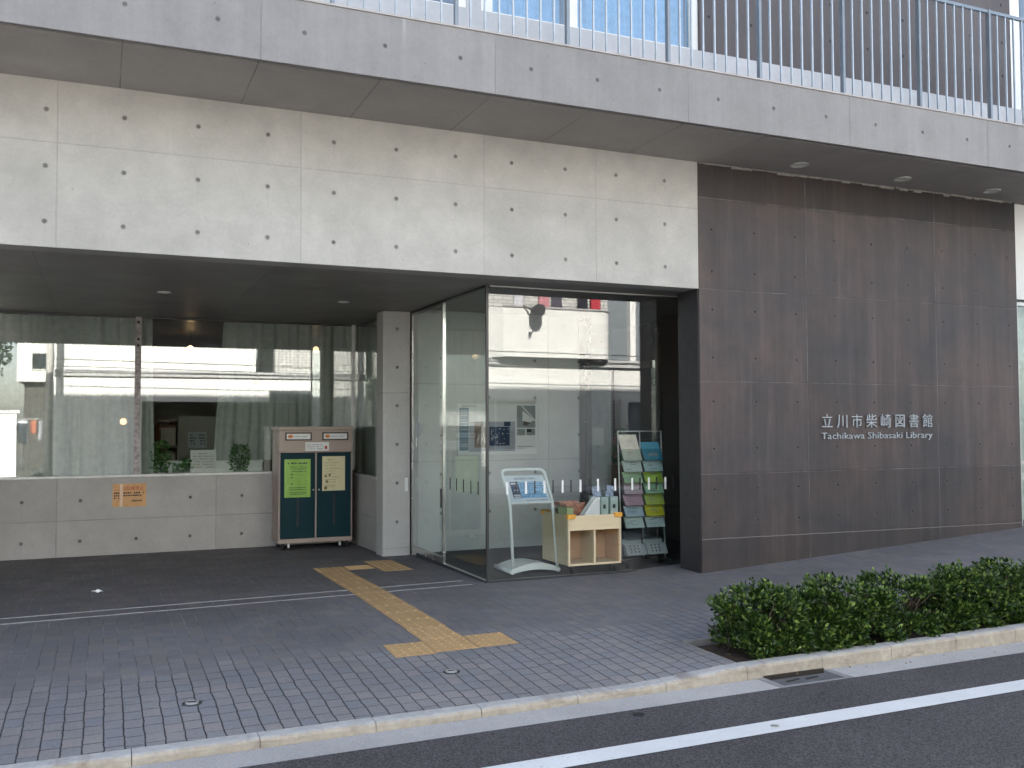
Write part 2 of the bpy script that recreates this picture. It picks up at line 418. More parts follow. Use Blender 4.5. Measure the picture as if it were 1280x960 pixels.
M['glassS'] = glass('side_glass', (.925, .965, .955), .06)
M['glassW'] = glass('window_glass', (.945, .97, .95), .125)
M['glassU'] = glass('upper_window_glass', (.8, .9, .98), .12)
M['curtain'] = cloth('sheer_curtain', (.73, .78, .73), .35, sheer=.24)
M['bluecur'] = cloth('blue_curtain', (.50, .68, .78), .3)
M['white'] = plain('white_paint', (.74, .74, .72), .5, var=.04)
M['whitewall'] = plain('white_render', (.70, .695, .67), .8, var=.05, scale=2)
M['bright'] = plain('gloss_white', (.88, .88, .86), .4, var=.02)
M['paper'] = plain('white_paper', (.74, .74, .72), .8, var=.03)
M['beige'] = plain('beige_enamel', (.36, .285, .235), .42, var=.06, scale=3)
M['teal'] = plain('teal_enamel', (.002, .026, .034), .55, var=.1, scale=3, spec=.2)
M['green'] = plain('green_paper', (.27, .46, .09), .22, var=.06)
M['cream'] = plain('cream_paper', (.62, .57, .34), .7, var=.05)
M['ink'] = plain('dark_ink', (.03, .03, .035), .8)
M['red'] = plain('red_ink', (.42, .05, .03), .8)
M['orangepaper'] = plain('faded_orange_paper', (.58, .33, .15), .8, var=.1, scale=20)
M['tape'] = plain('clear_tape', (.66, .48, .33), .3)
M['brownfr'] = plain('brown_frame', (.07, .045, .03), .5)
M['orange'] = plain('orange_badge', (.62, .22, .05), .5)
M['stand'] = plain('white_stand_enamel', (.74, .77, .75), .35, var=.03)
M['navy'] = plain('navy_print', (.012, .035, .085), .6)
M['sky_print'] = plain('light_blue_print', (.22, .44, .66), .6)
M['birch'] = wood_mat('birch_veneer', (.55, .45, .29), (.62, .52, .35))
M['birchin'] = wood_mat('beech_veneer', (.58, .36, .20), (.66, .43, .26))
M['corner'] = plain('orange_corner_guard', (.62, .30, .035), .5)
M['acryl'] = glass('clear_acrylic', (.90, .94, .94), .05)
M['cloudy'] = plain('cloudy_plastic', (.30, .33, .34), .4, var=.1)
M['leaf'] = leafmat('hedge_leaf', (.009, .024, .005), (.034, .080, .012), (.27, .38, .08))
M['leaf2'] = leafmat('house_plant_leaf', (.05, .14, .035), (.10, .26, .06), (.22, .40, .12))
M['treeleaf'] = leafmat('tree_leaf', (.012, .03, .012), (.03, .06, .025), (.06, .10, .04))
M['twig'] = plain('shrub_twig', (.045, .032, .022), .9, var=.3, scale=30)
M['bark'] = plain('bark', (.09, .06, .04), .9, var=.3, scale=30, bump=.5)
M['tile'] = brick_mat('white_tile', (.62, .61, .58), (.50, .50, .48), (.05, .05, .05), .23, .08)
M['greyshade'] = plain('grey_shade_render', (.17, .19, .21), .8, var=.06, scale=3)  # grey darkened to hold the shade of the recess wall opposite
M['dkglass'] = plain('dark_window_pane', (.03, .035, .04), .08, 0, spec=.6)
M['lamp'] = emit('warm_lamp', (1.0, .62, .30), 1.7)
M['shelfwood'] = wood_mat('dark_shelf_wood', (.13, .09, .055), (.18, .125, .08))
M['shelfend'] = plain('grey_green_panel', (.24, .23, .18), .6, var=.05)
M['bookmix'] = plain('book_spines', (.12, .05, .035), .7, var=.8, scale=40)

# ------------------------------------------------------------------ ground heights
def front_z(x):   # along the line of the glass
    return .052 * .9 * max(0, x-5.0) + (.004 if x > 5 else 0) if False else (0.0 if x < 4.9 else (.0613*(x-4.78) if x > 5.3 else .0319*sstep(4.7, 5.3, x)))
def kerb_top(x): return lerp(-.054, -.010, sstep(2.85, 3.72, x)) + max(0, x-3.7)*.009
def road_z(x): return -.100 + .003*x
KI, KO = -2.79, -2.89
def walk_z(x, y):
    zf = front_z(x)
    if y >= .5: return zf - .0165*(y-.5) if x < 5 else zf
    zk = kerb_top(x)
    t = sstep(.5, KI, y) if x > 4.4 else 0
    # flat apron, then a steeper lip down to the kerb
    lip = zf + (zk - zf) * max(0.0, min(1.0, (-1.5 - y)/(-1.5 - KI)))**1.15
    lin = lerp(zf, zk, max(0, min(1, (.5-y)/(.5-KI))))
    return lerp(lip, lin, sstep(3.4, 5.4, x))

def grid(xs, ys, zf, skip=None):
    mb = MB(); nx = len(xs)
    vs = [(x, y, zf(x, y)) for y in ys for x in xs]
    fs = []
    for j in range(len(ys)-1):
        for i in range(nx-1):
            if skip and skip((xs[i]+xs[i+1])/2, (ys[j]+ys[j+1])/2): continue
            fs.append((j*nx+i, j*nx+i+1, (j+1)*nx+i+1, (j+1)*nx+i))
    mb.add(vs, fs, 0, True); return mb
def steps(a, b, d, extra=()):
    n = max(1, round((b-a)/d)); s = sorted(set([round(a+(b-a)*i/n, 4) for i in range(n+1)] + list(extra))); return s

g = MB(); g.add([(-250,-250,-.32),(250,-250,-.32),(250,250,-.32),(-250,250,-.32)], [(0,1,2,3)]); g.build('ground', M['ground'], kind='structure')
xs = steps(-14, 24, .12, (3.338, 3.66))
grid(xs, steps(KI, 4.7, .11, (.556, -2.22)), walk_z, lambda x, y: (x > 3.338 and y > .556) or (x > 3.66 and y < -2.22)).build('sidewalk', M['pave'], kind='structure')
grid(steps(3.66, 24, .1), steps(KI, -2.22, .1), lambda x, y: walk_z(x, y)-.03+.012*math.sin(x*9)*math.sin(y*14)).build('soil_bed', M['soil'], kind='structure')
# thin edging along the back of the planting bed
e = MB()
for i in range(34):
    x0, x1 = 3.66+i*.6, 3.66+i*.6+.59
    e.add([(x0,-2.24,walk_z(x0,-2.24)-.1),(x1,-2.24,walk_z(x1,-2.24)-.1),(x1,-2.2,walk_z(x1,-2.2)-.1),(x0,-2.2,walk_z(x0,-2.2)-.1),
           (x0,-2.24,walk_z(x0,-2.24)+.012),(x1,-2.24,walk_z(x1,-2.24)+.012),(x1,-2.2,walk_z(x1,-2.2)+.012),(x0,-2.2,walk_z(x0,-2.2)+.012)],
          [(0,3,2,1),(4,5,6,7),(0,1,5,4),(1,2,6,5),(2,3,7,6),(3,0,4,7)])
e.add([(3.652,-2.79,-.1),(3.668,-2.79,-.1),(3.668,-2.2,-.1),(3.652,-2.2,-.1),(3.652,-2.79,walk_z(3.66,-2.79)+.004),(3.668,-2.79,walk_z(3.66,-2.79)+.004),(3.668,-2.2,walk_z(3.66,-2.2)+.004),(3.652,-2.2,walk_z(3.66,-2.2)+.004)],
      [(0,3,2,1),(4,5,6,7),(0,1,5,4),(1,2,6,5),(2,3,7,6),(3,0,4,7)])
e.build('bed_kerb', plain('edging', (.20,.19,.185), .85, var=.2), kind='structure')
# kerb stones, 0.59 m long, with rounded front edge
k = MB(); x = .736 - .5885*24
while x < 22:
    a, b = x+.002, x+.5865
    N = 4
    for i in range(N):
        xa, xb = lerp(a, b, i/N), lerp(a, b, (i+1)/N)
        prof = lambda q: [(q, KI, -.25), (q, KI, kerb_top(q)), (q, KO+.022, kerb_top(q)), (q, KO+.007, kerb_top(q)-.006), (q, KO, kerb_top(q)-.02), (q, KO-.006, -.25)]
        A, B = prof(xa), prof(xb); o = 6
        k.add(A+B, [(j, j+1, j+7, j+6) for j in range(5)] + ([(0,1,2,3,4,5)] if i == 0 else []) + ([(11,10,9,8,7,6)] if i == N-1 else []))
    x += .5885
k.build('kerb', M['kerb'], kind='structure')
gu = MB(); x = .736 - .5885*24
grid(steps(-14, 24, .5, (3.75, 4.32)), [-3.13, -3.0, KO-.004], lambda x, y: road_z(x) + (-.006 if y > -3.05 else -.004), lambda x, y: 3.75 < x < 4.32).build('gutter', M['gutter'], kind='structure')
grid(steps(-40, 60, 2), [-9.4, -7, -5, -3.6, -3.131], lambda x, y: road_z(x) + .02*math.sin((y+9.4)/6.27*math.pi)*0 ).build('road', M['asphalt'], kind='structure')
grid(steps(-40, 60, 2), [-3.765, -3.61], lambda x, y: road_z(x)+.004).build('road_marking', M['paint'], kind='structure')
grid(steps(-40, 60, 2), [-11.2, -9.55], lambda x, y: .02).build('far_pavement', M['gutter'], kind='structure')
fk = MB().box(-40, 60, -9.55, -9.4, -.3, .02); fk.build('far_kerb', M['kerb'], kind='structure')

# ---- tactile paving (surface of the pavement): guide strip of bars, dotted tiles at its ends
t = MB()
def ttile(x0, y0, x1, y1, kind):
    zz = lambda x, y: walk_z(x, y)
    g_ = .002; x0 += g_; x1 -= g_; y0 += g_; y1 -= g_
    P = [(x0,y0),(x1,y0),(x1,y1),(x0,y1)]
    t.add([(a,b,zz(a,b)+.001) for a, b in P]+[(a,b,zz(a,b)+.005) for a, b in P], [(4,5,6,7),(0,1,5,4),(1,2,6,5),(2,3,7,6),(3,0,4,7)])
    cx, cy = (x0+x1)/2, (y0+y1)/2
    if kind == 'dots':
        for i in range(5):
            for j in range(5):
                px, py = lerp(x0, x1, (i+.5)/5), lerp(y0, y1, (j+.5)/5); z = zz(px, py)+.0045
                n = 8; r0, r1 = .013, .008
                vs = [(px+r0*math.cos(q*2*math.pi/n), py+r0*math.sin(q*2*math.pi/n), z) for q in range(n)] + [(px+r1*math.cos(q*2*math.pi/n), py+r1*math.sin(q*2*math.pi/n), z+.005) for q in range(n)]
                t.add(vs, [tuple(range(n, 2*n))]+[(q, (q+1)%n, n+(q+1)%n, n+q) for q in range(n)])
    else:
        for i in range(4):
            f = (i+.5)/4
            if kind == 'barsY': ax, ay, bx, by = lerp(x0,x1,f)-.012, y0+.02, lerp(x0,x1,f)+.012, y1-.02
            else: ax, ay, bx, by = x0+.02, lerp(y0,y1,f)-.012, x1-.02, lerp(y0,y1,f)+.012
            q = [(ax,ay),(bx,ay),(bx,by),(ax,by)]; s = .005
            q2 = [(ax+s,ay+s),(bx-s,ay+s),(bx-s,by-s),(ax+s,by-s)]
            t.add([(a,b,zz(a,b)+.0045) for a,b in q]+[(a,b,zz(a,b)+.0105) for a,b in q2], [(4,5,6,7),(0,1,5,4),(1,2,6,5),(2,3,7,6),(3,0,4,7)])
W_ = .303
for i in range(11):
    y0 = -1.09 + i*.3045
    if i == 10: ttile(2.045, y0, 2.045+W_, y0+.3, 'dots')
    else: ttile(2.045, y0, 2.045+W_, y0+.3, 'barsY')
ttile(2.036, -1.44, 2.036+W_, -1.095, 'dots'); ttile(2.034, -1.775, 2.034+W_, -1.445, 'dots')
ttile(1.752, -1.80, 1.752+.28, -1.49, 'dots'); ttile(2.342, -1.765, 2.342+.29, -1.445, 'dots')
ttile(2.352, 1.99, 2.655, 2.255, 'barsX')
for j in range(3): ttile(2.665, 1.715+j*.283, 2.98, 1.715+(j+1)*.283, 'dots')
t.build('tactile_paving', M['tact'], kind='structure')

# ---- drain slot across the entrance apron
dr = thing('drain_channel', 'thin double steel edged drain channel crossing the paving in front of entrance', 'drain', (0, .45, 0))
def dy0(x, k): return ([.615, .375][k]) + (x)*([.062, .055][k])*.8
for kk in range(2):
    b = MB()
    for i in range(58):
        x0, x1 = -8+i*.196, -8+(i+1)*.196
        if x1 > 3.2: break
        a0, a1 = dy0(x0, kk), dy0(x1, kk)
        w = .007
        q = [(x0,a0-w),(x1,a1-w),(x1,a1+w),(x0,a0+w)]
        b.add([(u,v_,walk_z(u,v_)-.01) for u,v_ in q]+[(u,v_,walk_z(u,v_)+.003) for u,v_ in q], [(4,5,6,7),(0,1,5,4),(1,2,6,5),(2,3,7,6),(3,0,4,7)])
    b.build('channel_edge', plain('channel_steel', (.42, .42, .43), .5, .3, .25, 12), dr)
# ---- small round covers and litter
def cap(x, y, label):
    z = walk_z(x, y); o = thing('access_cap', label, 'cover', (x, y, z), 'round metal caps in the paving')
    MB().cyl((x,y,z-.02), (x,y,z+.004), .052, 24).build('rim', M['steeldk'], o)
    MB().cyl((x,y,z-.02), (x,y,z+.009), .041, 24, r2=.036).build('lid', M['steel'], o)
    MB().box(x-.022, x+.022, y-.004, y+.004, z+.008, z+.012).build('slot', M['black'], o)
cap(.47, -2.235, 'small round metal cap in the paving near the lower left kerb')
cap(1.985, -2.205, 'small round metal cap in the paving below the tactile crossbar')
lf = MB()
for i in range(8):
    a = i*math.pi/4; lf.v.append((-.02+.05*math.cos(a), 1.62+.028*math.sin(a), walk_z(0, 1.62)+.006+.01*(i % 3)))
lf.f.append(list(range(8))); lf.mi.append(0); lf.sm.append(False)
lf2 = lf.build('paper_scrap', M['paper']); sol = lf2.modifiers.new('thick', 'SOLIDIFY'); sol.thickness = .003
tag(lf2, 'small scrap of white paper lying on shaded paving under the overhang', 'scrap')
rl = MB()
for cx, cy in ((-.62,-1.9),):
    for i in range(6):
        a = i*math.pi/3; rl.v.append((cx+.028*math.cos(a), cy+.016*math.sin(a), walk_z(cx,cy)+.006+.006*(i%2)))
    rl.f.append(list(range(6))); rl.mi.append(0); rl.sm.append(False)
o = rl.build('fallen_leaf', plain('dead_leaf', (.16,.06,.03), .8)); o.modifiers.new('thick','SOLIDIFY').thickness = .002
tag(o, 'single reddish dead leaf on paving at the left edge', 'leaf')
# catch basin in the gutter
cb = thing('catch_basin', 'grey slotted gutter drain cover set below the raised kerb', 'drain cover', (4.03, -2.98, -.1))
zc = road_z(4.0)
MB().box(3.752, 4.318, -3.127, -3.09, zc-.12, zc-.004).box(3.752, 3.80, -3.09, -2.895, zc-.12, zc-.004).box(4.268, 4.318, -3.09, -2.895, zc-.12, zc-.004).build('basin_frame', plain('basin_concrete', (.22,.22,.225), .8), cb)
l = MB().box(3.808, 4.26, -3.082, -2.95, zc-.05, zc-.006)
l.build('lid', plain('basin_lid', (.10, .105, .115), .6, .2, .2), cb, bevel=.003)
for sx in (3.93, 4.08): MB().tbox(Matrix.Translation((sx, -3.01, zc-.0045)) @ Matrix.Rotation(R(12), 4, 'Z'), .055, .009, .002).build('slot', M['black'], cb)
MB().box(3.81, 4.25, -2.948, -2.9, zc-.15, zc-.06).build('inlet', M['soil'], cb)
MB().box(3.80, 4.27, KO-.012, KO+.0, zc-.05, zc+.006).build('inlet_mouth', plain('dark_inlet', (.022,.017,.013), .7), cb)  # solid dark strip in place of the open slit
v_ = MB().cyl((2.70,-3.22,road_z(2.7)-.02),(2.70,-3.22,road_z(2.7)+.003), .035, 20)
tag(v_.build('valve_cover', M['black']), 'small dark round valve cover set in the asphalt', 'cover')
v_ = MB().cyl((3.24,-3.69,road_z(3.2)-.02),(3.24,-3.69,road_z(3.2)+.0062), .022, 16)
tag(v_.build('survey_stud', M['steel']), 'small metal stud set in the white road line', 'stud')

# ------------------------------------------------------------------ the library building
LIB = thing('library_building', 'concrete public library with overhanging balcony and glazed corner entrance', 'building', (3, 0, 0))
XL, XR = -4.6, 9.80  # left end placed to let sun into the yard opposite
ZT = 4.065; ZS = 2.808; YG = .556; XG = 3.338; YW = 4.617
# bodies
MB().box(XL, 5.357, 0, .22, ZS, 4.13).build('upper_wall', M['upper'], LIB, bevel=.004)
MB().box(5.36, XR, 0, .356, -.1, 4.10).build('dark_wall', M['dark'], LIB, bevel=.004)
MB().box(5.350, 5.3585, .012, .358, -.08, ZS-.003).build('return_shade_sheet', plain('return_shade_sheet', (.025,.024,.026), .5), LIB)  # dark sheet added over the wall return to paint in its shade
# fine ledge where the wall meets its base
s_ = MB()
for i in range(12):
    x0, x1 = 5.362+i*.37, 5.362+(i+1)*.37
    s_.box(x0, min(x1, XR), -.004, .0, lerp(.352, .318, i/12), lerp(.36, .326, i/12))
s_.build('base_joint', plain('base_joint', (.16,.14,.13), .7), LIB)
sl = MB().box(XL, 12.2, -.93, 0.22, ZT, 4.28).box(XL, 12.2, -.985, -.93, ZT+.05, 4.28)
sl.build('balcony_soffit', M['soffit'], LIB)
MB().box(XL, 12.2, -1.017, -.985, ZT-.004, 4.535).box(XL, 12.2, -.985, -.90, 4.28, 4.535).build('balcony_fascia', M['fascia'], LIB, bevel=.004)
MB().box(XL, 12.2, -1.027, -.90, 4.535, 4.55).build('coping', M['coping'], LIB)
MB().box(XL, 12.2, -.90, .1, 4.28, 4.42).build('balcony_floor', M['plinth'], LIB)
MB().box(XL, 12.2, .0, .22, 4.42, 5.19).build('plinth_wall', M['plinth'], LIB)
MB().box(5.40, XR, 0, .3, 5.19, 9.07).build('upper_dark_wall', M['dark_up'], LIB)
MB().box(XL, 18, .35, 12, 8.85, 9.07).build('roof', M['soffit'], LIB)  # unseen roof, height and length set so its shadow covers the street
MB().box(XL, 2.3, .0, .3, 5.19, 9.07).box(2.3, 5.40, .02, .3, 7.4, 9.07).box(2.93, 3.07, .02, .3, 5.19, 7.4).build('upper_storey_wall', M['plinth'], LIB)
MB().box(XL, XL+.3, .3, 12, -.1, 8.85).box(17.7, 18, .3, 12, -.1, 8.85).box(XL, 18, 12, 12.3, -.1, 9.07).build('rear_wall', M['upper'], LIB)
MB().box(10.5, 18, .12, .4, 4.1, 9.05).build('side_shade_wall', M['plinth'], LIB)  # unseen wall added to keep the sun off the street
MB().box(XL+.3, 9.7, .4, 12, 4.15, 4.35).build('floor_slab', M['soffit'], LIB)
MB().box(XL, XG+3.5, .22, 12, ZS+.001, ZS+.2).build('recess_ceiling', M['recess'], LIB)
# efflorescence lip along the top of the dark wall
l = MB(); x = 5.37
rr = random.Random(4)
while x < XR-.1:
    w = rr.uniform(.05, .22); h = rr.uniform(.008, .03); l.box(x, min(XR, x+w), -.006-rr.random()*.01, 0, ZT-h, ZT-.001); x += w*rr.uniform(.75, 1.15)
l.build('lime_crust', plain('lime_deposit', (.26, .24, .22), .9, var=.3, scale=30), LIB)
# downlights
def downlight(x, y, z, r):
    d = MB().tube([(x+r*math.cos(a*math.pi/12), y+r*math.sin(a*math.pi/12), z-.003) for a in range(24)], .008, 6, closed=True).build('downlight', M['alu'], LIB)
    MB().cyl((x,y,z-.004),(x,y,z+.02), r-.004, 24).build('lens', plain('frosted_lens', (.8,.78,.7), .3), d)
for x, y in ((6.354,-.314),(7.733,-.307),(9.063,-.304)): downlight(x, y, ZT, .085)
for x, y in ((2.372,2.278),(.545,2.217),(-1.3,2.2)): downlight(x, y, ZS, .06)

# railing
RAIL = MB().box(1.0, 12.2, -.985, -.955, 5.665, 5.695).build('railing', M['galvpost'], LIB)
zb = 4.55
first = None; fpost = None
x = 5.36 - .9637*4; i = 0
while x < 11.6:
    if i % 8 == 0:
        if fpost is None:
            fpost = MB().box(x-.013, x+.013, -.992, -.948, zb-.02, 5.70).build('railing_post', M['galvpost'], RAIL); px0 = x
        else:
            c = fpost.copy(); COL.objects.link(c); c.parent = RAIL; c.location = fpost.location + Vector((x-px0, 0, 0))
    else:
        if first is None:
            first = MB().box(x-.0065, x+.0065, -.979, -.961, zb-.01, 5.67).build('baluster', M['galv'], RAIL); bx0 = x
        else:
            c = first.copy(); COL.objects.link(c); c.parent = RAIL; c.location = first.location + Vector((x-bx0, 0, 0))
    x += .9637/8; i += 1

# upper windows: frames, panes, blue curtains just behind
def upwin(x0, x1, fr, curtain):
    w = MB()
    w.box(x0, x0+fr[0], .03, .10, 5.19, 7.4).box(x1-fr[1], x1, .03, .10, 5.19, 7.4).box(x0+fr[0], x1-fr[1], .03, .10, 7.33, 7.4).box(x0+fr[0], x1-fr[1], .03, .10, 5.19, 5.212)
    o = w.build('upper_window', M['white'], LIB)
    MB().box(x0+fr[0], x1-fr[1], .06, .066, 5.212, 7.33).build('pane', M['glassU'], o)
    if curtain:
        curtain_mesh(x0+fr[0], x1-fr[1], .16, 5.19, 7.35, .018, .10, 5).build('curtain', curtain, o)
def curtain_mesh(x0, x1, y, z0, z1, amp, wl, seed, x0b=None, x1b=None):
    mb = MB(); r = random.Random(seed); N = max(24, int((x1-x0)/.012)); Mz = 14
    ph = [r.uniform(0, 6.28) for _ in range(4)]
    vs = []
    for j in range(Mz+1):
        f = j/Mz
        a0 = lerp(x0 if x0b is None else x0b, x0, f); a1 = lerp(x1 if x1b is None else x1b, x1, f)
        for i in range(N+1):
            u = i/N; xx = lerp(x0, x1, u)
            k = amp*(.55*math.sin(xx/wl*6.28+ph[0]+.25*math.sin(f*3+ph[3])) + .3*math.sin(xx/wl*2.7+ph[1]) + .35*math.sin(xx/wl*10.3+ph[2]))*(1.15-.35*f)
            vs.append((lerp(a0, a1, u), y+k, lerp(z0, z1, f)))
    mb.add(vs, [(j*(N+1)+i, j*(N+1)+i+1, (j+1)*(N+1)+i+1, (j+1)*(N+1)+i) for j in range(Mz) for i in range(N)], 0, True)
    return mb
upwin(3.075, 3.985, (.11, .065), M['bluecur'])
upwin(3.985, 5.40, (.065, .095), M['bluecur'])
upwin(2.3, 2.93, (.03, .07), None)
# dark room behind the upper windows
MB().box(1.8, 5.6, 2.6, 2.7, 4.4, 8.8).build('upper_room_wall', M['greyshade'], LIB)
# right end: glazed bay
b = MB().box(9.83, 12.1, .03, .20, 2.93, 4.06).build('side_spandrel', M['whitewall'], LIB)
w = MB().box(9.83, 9.87, .05, .12, .25, 2.90).box(9.87, 12.1, .05, .12, 2.86, 2.90).box(9.87, 12.1, .05, .12, 1.0, 1.03).build('side_window', M['alu'], LIB)
MB().box(9.87, 12.1, .08, .088, .25, 2.86).build('pane', M['glassS'], w)
curtain_mesh(9.86, 12.1, .3, .2, 2.95, .02, .16, 9).build('curtain', M['curtain'], w)
w = MB().box(9.82, 9.98, .02, .12, 5.19, 8.8).box(10.2, 10.26, .02, .12, 5.19, 8.8).build('corner_window', M['white'], LIB)
MB().box(9.98, 10.2, .06, .068, 5.19, 8.8).build('pane', M['glassU'], w)

# recess: low wall, sill, window, column
MB().box(XL, 3.05, YW, YW+.2, -.4, .852).build('low_wall', M['lowwall'], LIB)
MB().box(3.03, 3.23, 3.191, YW, -.4, .815).build('return_wall', M['lowwall'], LIB)
MB().box(XL, 3.02, YW-.012, YW+.12, .854, .885).build('window_sill', M['alu'], LIB, bevel=.003)
w = MB()
MB().box(XL, 3.035, YW+.012, YW+.05, ZS-.02, ZS).build('window_head', M['steeldk'], LIB)
w.box(3.035, 3.085, YW+.01, YW+.06, .885, ZS).box(3.12, 3.16, YW-.05, YW, .83, ZS)
WIN = w.build('reading_room_window', M['steel'], LIB)
MB().box(.355, .425, YW+.005, YW+.06, .885, ZS).build('mullion', M['mull'], WIN)
MB().box(-3.2, -3.13, YW+.005, YW+.06, .885, ZS).build('mullion', M['mull'], WIN)
for z in (2.74, 2.53, 2.455): MB().sphere((.39, YW+.004, z), .016, sz=1).build('bolt', M['ink'], WIN)
MB().box(XL, .355, YW+.03, YW+.038, .885, ZS-.03).build('pane', M['glassW'], WIN)
MB().box(.425, 3.035, YW+.03, YW+.038, .885, ZS-.03).build('pane', M['glassW'], WIN)
w = MB().box(3.03, 3.10, 3.191, YW, .816, .85).build('side_light', M['alu'], LIB)
MB().box(3.06, 3.068, 3.191, YW-.02, .85, ZS-.01).build('pane', M['glassW'], w)
MB().box(2.985, 3.315, 2.912, 3.19, -.4, ZS).build('column', M['column'], LIB, bevel=.006)
MB().box(3.25, 3.285, 2.895, 2.912, .70, .86).build('wall_switch', M['white'], LIB, bevel=.003)

# entrance vestibule
MB().box(XG-.02, 6.9, YG-.03, 2.68, -.3, .012).build('vestibule_floor', M['floor'], LIB)
MB().box(3.34, 5.42, 2.68, 2.9, 0, ZS).build('vestibule_wall', M['inner'], LIB)
MB().box(6.62, 6.8, .36, 4, 0, ZS).build('vestibule_end_wall', M['dark'], LIB)
FR = MB().box(XG+.03, 5.66, YG-.02, YG+.03, ZS-.022, ZS).build('entrance_glazing', M['steeldk'], LIB)
MB().box(XG+.03, 5.66, YG-.012, YG+.02, .0, .016).build('floor_channel', M['steeldk'], FR)
MB().box(XG+.02, 5.66, YG-.026, YG-.019, ZS-.016, ZS-.004).build('head_trim', M['steel'], FR)
MB().box(XG+.012, 5.66, YG, YG+.010, .012, ZS-.02).build('front_pane', M['glassF'], FR)
MB().box(XG-.012, XG+.012, YG-.012, YG+.012, .0, ZS).build('corner_post', M['steeldk'], FR)
MB().box(XG-.004, XG+.004, YG+.012, 1.775, .012, ZS-.02).build('side_pane', M['glassS'], FR)
MB().box(XG-.02, XG+.02, YG+.012, 2.905, ZS-.024, ZS-.001).build('side_header', M['steeldk'], FR)
MB().box(XG-.015, XG+.015, YG+.012, 1.765, -.0, .016).build('side_rail', M['steel'], FR)
x = 3.542
i = 0
while x < 5.5:
    MB().box(x-.011, x+.011, YG-.0015, YG-.0003, .815, .937).build('safety_stripe', M['white'], FR)
    MB().box(x+.098-.009, x+.098+.009, YG+.0103, YG+.0115, .815, .937).build('safety_stripe', M['ink'], FR); x += .196
for y in (.78, .974, 1.181, 1.385, 1.578): MB().box(XG-.0055, XG-.0043, y-.012, y+.012, .805, .93).build('safety_stripe', M['ink'], FR)
DOOR = MB().box(XG-.016, XG+.016, 2.872, 2.908, -.03, ZS-.025).box(XG-.016, XG+.016, 1.775, 1.808, -.02, ZS-.025).box(XG-.014, XG+.014, 1.808, 2.872, -.03, .075).box(XG-.014, XG+.014, 1.808, 2.872, ZS-.05, ZS-.025).build('entrance_door', M['polish'], LIB)
MB().box(XG-.005, XG+.005, 1.808, 2.872, .075, ZS-.05).build('pane', M['glassS'], DOOR)
MB().box(XG-.035, XG-.025, 1.785, 1.81, .60, .80).build('handle', M['black'], DOOR)
MB().box(XG-.022, XG-.006, 2.70, 2.75, 1.22, 1.34).build('push_button', M['alu'], DOOR)
MB().box(XG-.010, XG-.0055, 2.58, 2.72, 1.36, 1.50).build('door_sticker', plain('pale_sticker', (.5,.55,.56), .6), DOOR)
ID = MB().box(5.425, 5.50, 2.66, 2.76, 0, ZS).box(5.53, 5.60, 2.68, 2.76, 0, ZS).box(6.52, 6.6, 2.66, 2.76, 0, ZS).box(5.60, 6.52, 2.69, 2.73, 2.2, 2.3).build('inner_door', M['polish'], LIB)
MB().box(5.60, 6.52, 2.70, 2.71, .02, 2.2).build('pane', M['glassS'], ID)
MB().box(5.42, 9.5, 7.0, 7.1, 0, ZS).build('hall_wall', plain('hall_wall', (.46, .52, .48), .8), LIB)
MB().box(3.1, 9.5, 2.95, 12, -.05, .005).build('hall_floor', M['floor'], LIB)
MB().box(XL+.3, 3.1, YW+.2, 12, -.2, 0.005).build('reading_room_floor', plain('carpet', (.12,.11,.10), .95), LIB)
MB().box(XL+.3, 4.9, 9.4, 9.5, 0, ZS).box(4.8, 4.9, 2.95, 9.4, 0, ZS).build('reading_room_wall', plain('room_wall', (.26,.26,.24), .8), LIB)

# ------------------------------------------------------------------ lettering on the dark wall
SG = thing('wall_lettering', 'raised metal library name in Japanese and Roman letters on the dark wall', 'sign', (7.62, 0, 1.43))
kan = '立川市柴崎図書館'
kw = (8.405-6.84)/8
for i, ch in enumerate(kan):
    cx = 6.842 + .078 + i*(8.405-6.842-.156)/7
    MB().text(ch, .158, lambda u, v, w: (cx+u, -.012-w, 1.447+v), .012, align='CENTER', thin=.006).build('character', plain('brushed_letters', (.36,.39,.42), .4, .35, .05) if i == 0 else bpy.data.materials['brushed_letters'], SG)
MB().text('Tachikawa Shibasaki Library', .098, lambda u, v, w: (6.845+u, -.010-w, 1.318+v), .010, width=1.555, thin=.006).build('roman_letters', bpy.data.materials['brushed_letters'], SG)

# ------------------------------------------------------------------ notices
def dashes(mb, x0, x1, z, h, y, m, r, ch=.5, gap=.35):
    x = x0
    while x < x1:
        w = min(h*r.uniform(.6, 1.1), x1-x)
        if r.random() > .12: mb.box(x, x+w, y-.0008, y, z, z+h, m)
        x += w + h*gap*r.uniform(.5, 1.3)
def sheet(name, label, cat, x0, x1, y, z0, z1, mat, rows, curl=.004, group=None):
    """thin paper in the XZ plane at depth y (front faces -Y) with rows of (xa, xb, z, h, matindex, mats)"""
    mb = MB(); N = 8
    for i in range(N):
        xa, xb = lerp(x0, x1, i/N), lerp(x0, x1, (i+1)/N)
        ca = y - curl*abs(math.sin(i*1.3)); cb_ = y - curl*abs(math.sin((i+1)*1.3))
        mb.add([(xa,ca,z0),(xb,cb_,z0),(xb,cb_,z1),(xa,ca,z1),(xa,ca+.0015,z0),(xb,cb_+.0015,z0),(xb,cb_+.0015,z1),(xa,ca+.0015,z1)],
               [(0,1,2,3),(7,6,5,4),(0,4,5,1),(3,2,6,7),(0,3,7,4),(1,5,6,2)])
    return mb

